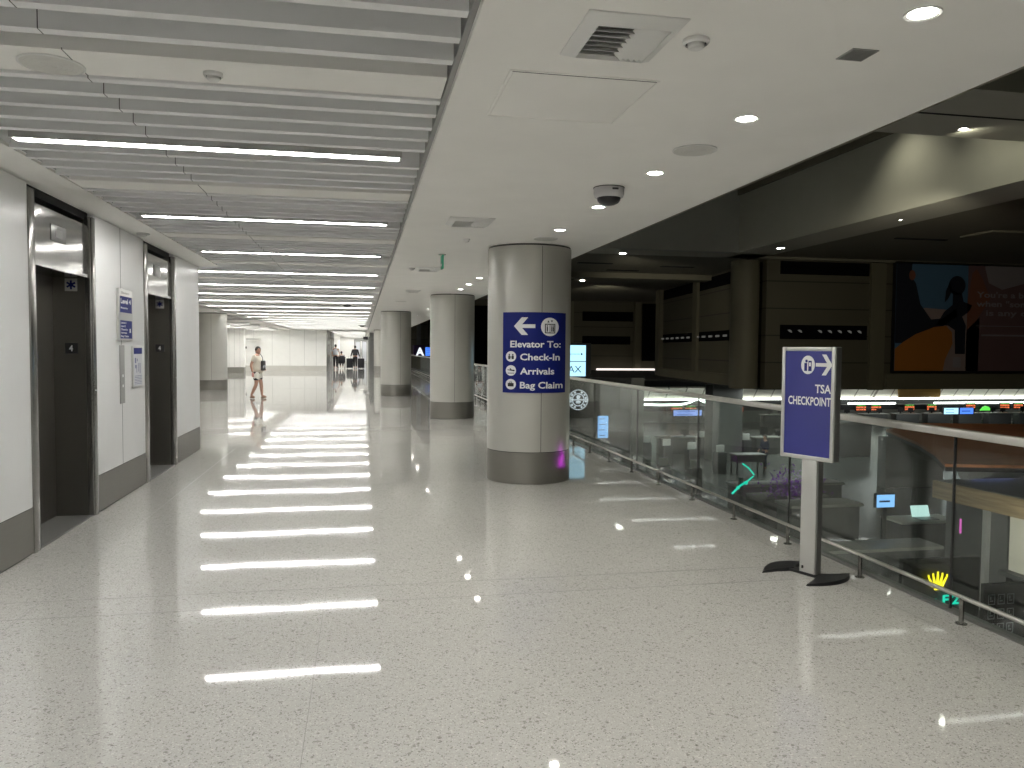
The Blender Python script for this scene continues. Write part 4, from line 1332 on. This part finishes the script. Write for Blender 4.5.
# desk with laptop and papers before the shop
t = thing('service_desk', 'dark service desk with white top in front of the shop unit', 'desk', (16.4, 20.4, HZ))
MB(M_desk).box(-.9, .9, -.4, .4, 0, 1.14, bevel=.04).build('body', t)
MB(mat('desk_white', (.75, .74, .68), .4)).box(-1.0, 1.0, -.48, .48, 1.14, 1.2, bevel=.02).build('desk_top', t)
t = thing('laptop', 'open laptop with pale screen on the white topped service desk', 'laptop', (16.5, 20.3, HZ + 1.2))
MB(M_alud).box(-.3, .3, -.2, .2, 0, .02).build('keyboard', t)
MB(mat('laptop_screen', (.02, .02, .02), .4, emit=(.55, .8, .75), strength=.8)).box(-.3, .3, .0, .02, .02, .36, rot=Matrix.Translation((0, .2, 0)) @ Matrix.Rotation(-.3, 4, 'X')).build('screen', t)
flat_screen(12.43, 12.92, 17, -2.17, -1.86, M_scrblue, 'small pale blue monitor behind the right glass pane', stand=2.3, rows=1)
# counters running in lines
for (x0, x1, y, z, l) in ((10.5, 12.4, 17.6, -2.25, 'long grey counter under the small blue monitor'), (9.2, 12.9, 15.4, -2.8, 'lower long grey counter near the right glass'), (12.3, 16.2, 24.0, -2.9, 'long grey counter behind the sign post')):
    t = thing('counter', l, 'counter', ((x0 + x1) / 2, y, HZ)); hw_ = (x1 - x0) / 2
    MB(M_desk).box(-hw_, hw_, 0, .7, 0, z - HZ, bevel=.03).build('body', t)
    MB(M_desktop).box(-hw_ - .05, hw_ + .05, -.08, .75, z - HZ, z - HZ + .07, bevel=.01).build('counter_top', t)


# ------------------------------------------------------------------ people
def skin_part(verts, edges, radii, root=0, sub=2):
    me = bpy.data.meshes.new('s'); me.from_pydata([Vector(v) for v in verts], edges, [])
    ob = bpy.data.objects.new('s', me); C.objects.link(ob)
    md = ob.modifiers.new('skin', 'SKIN'); md.use_smooth_shade = True
    sv = me.skin_vertices[0].data
    for i, r in enumerate(radii):
        sv[i].radius = r if isinstance(r, tuple) else (r, r); sv[i].use_root = (i == root)
    if sub:
        s2 = ob.modifiers.new('sub', 'SUBSURF'); s2.levels = sub; s2.render_levels = sub
    dg = bpy.context.evaluated_depsgraph_get()
    m2 = bpy.data.meshes.new_from_object(ob.evaluated_get(dg))
    v = [q.co.copy() for q in m2.vertices]; f = [tuple(p.vertices) for p in m2.polygons]
    bpy.data.objects.remove(ob); bpy.data.meshes.remove(me); bpy.data.meshes.remove(m2)
    return v, f


def person(label, loc, rz, J, S=1.0, skin=M_skin, top=None, bottom=None, sleeve='short', legs='long', shoes=M_black, bun=False, head_turn=0, name='person', hair=M_hair, wide=1.0):
    """J gives joint positions for one body, facing local +X; y is the body's left"""
    t = thing(name, label, 'person', loc, rz); t.scale = (S, S, S)
    V = lambda k: Vector(J[k])
    body = MB(skin)
    pel, wst, cst, nck, hd = V('pelvis'), V('waist'), V('chest'), V('neck'), V('head')
    verts = [pel, wst, cst, nck, hd - Vector((0, 0, .07))]; rad = [(.13 * wide, .16 * wide), (.115 * wide, .14 * wide), (.125 * wide, .165 * wide), (.055, .055), (.05, .05)]
    ed = [(0, 1), (1, 2), (2, 3), (3, 4)]
    for s in 'lr':
        i = len(verts)
        verts += [V(s + 'sh'), V(s + 'el'), V(s + 'wr')]; rad += [.058, .043, .028]; ed += [(2, i), (i, i + 1), (i + 1, i + 2)]
        i = len(verts)
        verts += [V(s + 'hip'), V(s + 'kn'), (V(s + 'kn') * .6 + V(s + 'an') * .4), V(s + 'an'), V(s + 'toe')]; rad += [.095, .06, .058, .036, .03]
        ed += [(0, i), (i, i + 1), (i + 1, i + 2), (i + 2, i + 3), (i + 3, i + 4)]
    v, f = skin_part(verts, ed, rad); body.add(v, f, smooth=True)
    # hands: palm, four fingers, thumb
    for s in 'lr':
        w_, e_ = V(s + 'wr'), V(s + 'el'); dr = (w_ - e_).normalized(); side = dr.cross(Vector((0, 0, 1)))
        if side.length < .2: side = Vector((1, 0, 0))
        side.normalize(); up = side.cross(dr).normalized()
        pv = [w_, w_ + dr * .045, w_ + dr * .085]
        v, f = skin_part(pv, [(0, 1), (1, 2)], [(.024, .024), (.034, .018), (.034, .015)], sub=1); body.add(v, f, smooth=True)
        for k in range(4):
            o_ = side * (.027 - .018 * k); L = (.070, .078, .072, .058)[k]
            p0_ = w_ + dr * .082 + o_
            v, f = skin_part([p0_, p0_ + dr * L * .5 - up * .006, p0_ + dr * L * .85 - up * .028], [(0, 1), (1, 2)], [.0095, .0085, .007], sub=1); body.add(v, f, smooth=True)
        p0_ = w_ + dr * .03 + side * .03
        v, f = skin_part([p0_, p0_ + dr * .03 + side * .025, p0_ + dr * .06 + side * .03], [(0, 1), (1, 2)], [.012, .010, .008], sub=1); body.add(v, f, smooth=True)
    # head with nose, ears, brow, chin
    Rh = Matrix.Rotation(head_turn, 4, 'Z'); T_ = Matrix.Translation(hd) @ Rh
    body.ball(hd, .1, sc_=(.98, .78, 1.18), sub=3, rot=Rh.to_3x3())
    body.ball(T_ @ Vector((.045, 0, -.07)), .055, sc_=(1, .85, .8), sub=2)
    body.add([T_ @ Vector(p) for p in ((.092, -.012, .02), (.092, .012, .02), (.098, .016, -.022), (.098, -.016, -.022), (.122, 0, -.02))], [(0, 1, 4), (1, 2, 4), (2, 3, 4), (3, 0, 4)], smooth=True)
    for s in (-1, 1): body.ball(T_ @ Vector((-.005, s * .08, -.005)), .026, sc_=(.7, .35, 1.1), sub=1)
    bo = body.build('body', t)
    e = MB(M_hair)
    for s in (-1, 1): e.ball(T_ @ Vector((.086, s * .03, .018)), .011, sub=1)
    for s in (-1, 1): e.box(.084, .094, s * .03 - .016, s * .03 + .016, .038, .044, rot=T_)
    e.box(.085, .095, -.022, .022, -.056, -.050, mat('lips', (.3, .1, .09), .5), rot=T_)
    e.build('face', t)
    h = MB(hair)
    h.ball(T_ @ Vector((-.018, 0, .028)), .104, sc_=(.98, .86, 1.08), sub=3, rot=Rh.to_3x3())
    if bun:
        h.ball(T_ @ Vector((-.085, 0, .075)), .045, sub=2); h.ball(T_ @ Vector((-.05, 0, -.02)), .085, sc_=(.8, 1, 1.1), sub=2)
    h.build('hair', t)
    # clothing
    c = MB(top)
    g = .022
    verts = [pel + Vector((0, 0, -.13 if legs == 'short' else .03)), wst, cst, nck - Vector((0, 0, .035))]; rad = [(.15 * wide + g * 2, .175 * wide + g * 2), (.13 * wide + g, .15 * wide + g), (.128 * wide + g, .165 * wide + g), (.06, .07)]
    ed = [(0, 1), (1, 2), (2, 3)]
    for s in 'lr':
        i = len(verts)
        if sleeve == 'short': verts += [V(s + 'sh'), V(s + 'sh') * .35 + V(s + 'el') * .65]; rad += [.075, .07]; ed += [(2, i), (i, i + 1)]
        else: verts += [V(s + 'sh'), V(s + 'el'), V(s + 'el') * .1 + V(s + 'wr') * .9]; rad += [.075, .06, .045]; ed += [(2, i), (i, i + 1), (i + 1, i + 2)]
    v, f = skin_part(verts, ed, rad); c.add(v, f, smooth=True); c.build('shirt', t)
    if bottom:
        c = MB(bottom); verts = [pel + Vector((0, 0, .08)), pel]; rad = [(.135 * wide + .01, .165 * wide + .01), (.145 * wide, .175 * wide)]; ed = [(0, 1)]
        for s in 'lr':
            i = len(verts)
            if legs == 'short': verts += [V(s + 'hip'), V(s + 'hip') * .25 + V(s + 'kn') * .75]; rad += [.115, .10]; ed += [(1, i), (i, i + 1)]
            else: verts += [V(s + 'hip'), V(s + 'kn'), V(s + 'kn') * .1 + V(s + 'an') * .9]; rad += [.11, .078, .058]; ed += [(1, i), (i, i + 1), (i + 1, i + 2)]
        v, f = skin_part(verts, ed, rad, root=1); c.add(v, f, smooth=True); c.build('trousers' if legs == 'long' else 'shorts', t)
    for s in 'lr':
        a, tq = V(s + 'an'), V(s + 'toe')
        c = MB(shoes); v, f = skin_part([a + Vector((-.05, 0, -.055)) if abs((tq - a).x) > .05 else a + Vector((0, 0, -.055)), (a + tq) / 2 + Vector((0, 0, -.025)), tq], [(0, 1), (1, 2)], [(.042, .035), (.045, .035), (.042, .026)], sub=1)
        c.add(v, f, smooth=True); c.build('shoe', t)
    return t


# woman walking: faces local +X
J = dict(pelvis=(0, 0, .90), waist=(.01, 0, 1.06), chest=(.0, 0, 1.27), neck=(.015, 0, 1.43), head=(.035, 0, 1.545),
         lsh=(-.01, .18, 1.345), lel=(.0, .25, 1.08), lwr=(.14, .19, .99), rsh=(-.03, -.18, 1.345), rel=(-.13, -.24, 1.08), rwr=(-.08, -.23, .86),
         lhip=(.0, .09, .85), lkn=(.10, .09, .48), lan=(.13, .09, .085), ltoe=(.27, .10, .035),
         rhip=(.0, -.09, .85), rkn=(-.0, -.09, .47), ran=(-.17, -.09, .10), rtoe=(-.05, -.09, .032))
M_print = mat('print_shorts', (.5, .48, .45), .8)
nt = M_print.node_tree
vz = nt.nodes.new('ShaderNodeTexVoronoi'); vz.inputs['Scale'].default_value = 9
tcn = nt.nodes.new('ShaderNodeTexCoord'); nt.links.new(tcn.outputs['Object'], vz.inputs['Vector'])
rp = nt.nodes.new('ShaderNodeValToRGB'); rp.color_ramp.interpolation = 'CONSTANT'; rp.color_ramp.elements[0].color = (.02, .02, .02, 1); rp.color_ramp.elements[1].position = .5; rp.color_ramp.elements[1].color = (.7, .68, .62, 1)
sp = nt.nodes.new('ShaderNodeSeparateColor'); nt.links.new(vz.outputs['Color'], sp.inputs[0]); nt.links.new(sp.outputs[0], rp.inputs[0]); nt.links.new(rp.outputs[0], nt.nodes['Principled BSDF'].inputs['Base Color'])
wm = person('person walking right in a loose cream top and printed shorts, dark bag in front', (-3.32, 26.2, 0), math.radians(-8), J, 1.0, top=M_creamcloth, bottom=M_print, legs='short', shoes=mat('sandal', (.25, .17, .12), .6), bun=True, head_turn=math.radians(-50), wide=1.25)
c = MB(M_creamcloth)
t = thing('shoulder_bag', 'dark patterned cross-body bag worn by the walking person', 'bag', (-3.32, 26.2, 0), math.radians(-8))
MB(mat('bag_cloth', (.035, .033, .032), .7)).box(.155, .24, -.17, .15, .90, 1.22, bevel=.03).build('bag_body', t)
q = MB(M_black); q.tube([(.22, -.13, 1.20), (.20, -.10, 1.32), (.12, -.04, 1.43), (.0, .05, 1.46), (-.08, .09, 1.40)], .012, n=6); q.build('strap', t)
q = MB(M_palecloth)
for k in range(5): q.box(.153, .242, -.13 + .055 * k, -.16 + .055 * k, .98 + .03 * (k % 3), 1.06 + .03 * (k % 2))
q.build('pattern', t)
t = tag(MB(mat('phone_case', (.5, .2, .18), .5)).box(-.035, .035, -.012, .0, .0, .14, bevel=.005).build('phone'), 'small phone in the walking person\'s lowered right hand', 'phone')
t.location = (-3.32 - .10, 26.2 - .235, .70)

# far pair and wheelchair: they walk away from the camera (+Y), bodies face local +X turned 90 degrees
JS = dict(pelvis=(0, 0, .96), waist=(.0, 0, 1.12), chest=(.0, 0, 1.36), neck=(.0, 0, 1.53), head=(.02, 0, 1.66),
          lsh=(0, .19, 1.44), lel=(.02, .26, 1.16), lwr=(.16, .24, 1.0), rsh=(0, -.19, 1.44), rel=(.02, -.26, 1.16), rwr=(.16, -.24, 1.0),
          lhip=(.0, .09, .92), lkn=(.08, .09, .50), lan=(.02, .09, .09), ltoe=(.16, .09, .035),
          rhip=(.0, -.09, .92), rkn=(.0, -.09, .50), ran=(-.10, -.09, .09), rtoe=(.04, -.09, .035))
person('person seen from behind in a pale top and dark trousers pushing a wheelchair', (-2.05, 63.0, 0), PI / 2, JS, 1.08, top=M_palecloth, bottom=M_darkcloth)
JS2 = dict(JS); JS2.update(lel=(0, .27, 1.16), lwr=(.0, .34, .92), rel=(0, -.27, 1.16), rwr=(0, -.34, .92))
person('person seen from behind all in black between two suitcases', (-.55, 64.0, 0), PI / 2, JS2, 1.03, top=M_darkcloth, bottom=M_darkcloth, sleeve='long', wide=1.15)
JQ = dict(pelvis=(0, 0, .55), waist=(-.02, 0, .72), chest=(-.03, 0, .96), neck=(-.02, 0, 1.13), head=(.0, 0, 1.26),
          lsh=(-.02, .18, 1.05), lel=(.04, .24, .80), lwr=(.25, .22, .76), rsh=(-.02, -.18, 1.05), rel=(.04, -.24, .80), rwr=(.25, -.22, .76),
          lhip=(.06, .10, .53), lkn=(.46, .10, .54), lan=(.50, .10, .16), ltoe=(.64, .10, .11),
          rhip=(.06, -.10, .53), rkn=(.46, -.10, .54), ran=(.50, -.10, .16), rtoe=(.64, -.10, .11))
person('person sitting in the wheelchair, only head and shoulders showing', (-1.62, 63.75, 0), PI / 2, JQ, 1.0, top=M_palecloth, bottom=M_darkcloth)
t = thing('wheelchair', 'black wheelchair pushed by the far person in a pale top', 'wheelchair', (-1.62, 63.75, 0), PI / 2)
MB(M_darkcloth).box(-.22, .24, -.23, .23, .40, .45, bevel=.015).build('seat', t)
MB(M_darkcloth).box(-.27, -.22, -.24, .24, .45, 1.02, bevel=.015).build('backrest', t)
for s in (-1, 1):
    q = MB(M_black)
    ring = [(.27 * math.cos(a * PI / 12) - .12, s * .29, .29 + .27 * math.sin(a * PI / 12)) for a in range(25)]
    q.tube(ring, .02, n=8)
    for a in range(6): q.tube([(-.12, s * .29, .29), (-.12 + .27 * math.cos(a * PI / 3), s * .29, .29 + .27 * math.sin(a * PI / 3))], .005, n=4)
    q.build('wheel', t)
    q = MB(M_black); q.lathe([(.0001, -.02), (.07, -.02), (.07, .02), (.0001, .02)], n=16)
    o = q.build('caster', t); o.rotation_euler = (PI / 2, 0, 0); o.location = (.36, s * .24, .075)
    q = MB(M_alud); q.tube([(-.24, s * .25, .3), (-.25, s * .25, .95), (-.42, s * .25, .98)], .013, n=8); q.tube([(-.24, s * .26, .68), (.22, s * .26, .68), (.30, s * .24, .1)], .013, n=8); q.build('side_frame', t)
tag(MB(M_darkcloth).box(-1.80, -1.30, 63.30, 63.46, .5, .95, bevel=.04).build('backpack'), 'dark bag hanging on the back of the far wheelchair', 'bag')
sc_ = thing('suitcase', 'black suitcase standing at the left of the far person in black', 'suitcase', (-.98, 63.8, 0), 0, 'two black suitcases beside the far person in black')
MB(M_darkcloth).box(-.26, .26, -.16, .16, .06, .82, bevel=.04).build('shell', sc_)
q = MB(M_alud); q.tube([(-.1, .1, .8), (-.1, .1, 1.0), (.1, .1, 1.0), (.1, .1, .8)], .01, n=6); q.build('handle', sc_)
for sx in (-.2, .2):
    for sy in (-.1, .1):
        q = MB(M_black); q.ball((sx, sy, .032), .032, sub=1); q.build('wheel', sc_)
copy_thing(sc_, (-.08, 63.8, 0), 0, 'black suitcase standing at the right of the far person in black')
person('person in dark blue standing behind the glass left of the sign stand', (20.6, 37.2, HZ), math.radians(200), JS, 1.02, top=M_navy, bottom=M_navy, sleeve='long')

# ------------------------------------------------------------------ far corridor details
t = thing('round_wall_light', 'grey flat oval disc high on the white wall behind the walking person', 'wall light', (-7.35, 56.4, 2.2))
MB(M_alu).lathe([(.0001, -.02), (.5, -.02), (.55, .04), (.0001, .05)], n=32).build('disc', t)
MB(M_alu).tube([(0, 0, .05), (0, 0, .73)], .015, n=8).build('stem', t)
t = thing('double_door', 'grey framed glass double door at the end of the far corridor', 'door', (.1, 91.55, 0))
q = MB(M_alud); q.box(-1.0, -.9, -.15, .1, 0, 2.5); q.box(.5, .6, -.15, .1, 0, 2.5); q.box(-1.0, .6, -.15, .1, 2.5, 2.65); q.build('frame', t)
for x in (-.88, -.16):
    q = MB(M_grille); q.box(x, x + .62, -.1, -.04, .02, 2.46); q.box(x + .08, x + .54, -.105, -.035, .12, 2.36, M_palecloth); q.build('door_leaf', t)
tag(MB(M_black).box(.1, .55, 76, 76.3, 2.45, 2.75, bevel=.03).box(.3, .34, 76.1, 76.14, 2.7, 3.0).build('exit_sign_box'), 'small black box sign hanging in the far corridor by the right wall', 'sign')
tag(MB(M_grille).box(-2.42, -2.2, 63, 63.4, 2.4, 2.8, bevel=.03).build('wall_box'), 'small grey box high on the left jamb of the far corridor', 'box')
tag(MB(M_black).box(-7.98, -7.90, 56.9, 56.99, 1.55, 1.7, bevel=.02).build('alarm_box'), 'tiny black box on the white wall left of the walking person', 'box')

t = thing('picture_rack', 'rack of small white line pictures on black boards at the bottom right corner', 'rack', (8.56, 9.0, -2.1))
MB(M_black).box(-.30, .55, .02, .08, -.35, .62).build('board', t)
fn = lambda u, v: (u, .012, v)
M_line = mat('line_white', (.5, .52, .52), .5)
for j in range(3):
    for i in range(3):
        q = MB(M_line); u, v = -.24 + i * .15, .34 - j * .20
        for (a0_, a1_, c0_, c1_) in ((0, .11, 0, .012), (0, .11, .13, .142), (0, .012, 0, .142), (.098, .11, 0, .142), (.03, .08, .04, .06), (.03, .05, .07, .11)):
            rect(q, u + a0_, u + a1_, v + c0_, v + c1_, fn, M_line)
        q.build('picture', t)
MB(M_black).box(-.2, .4, .03, .3, -2.4, -.35).build('stand', t)
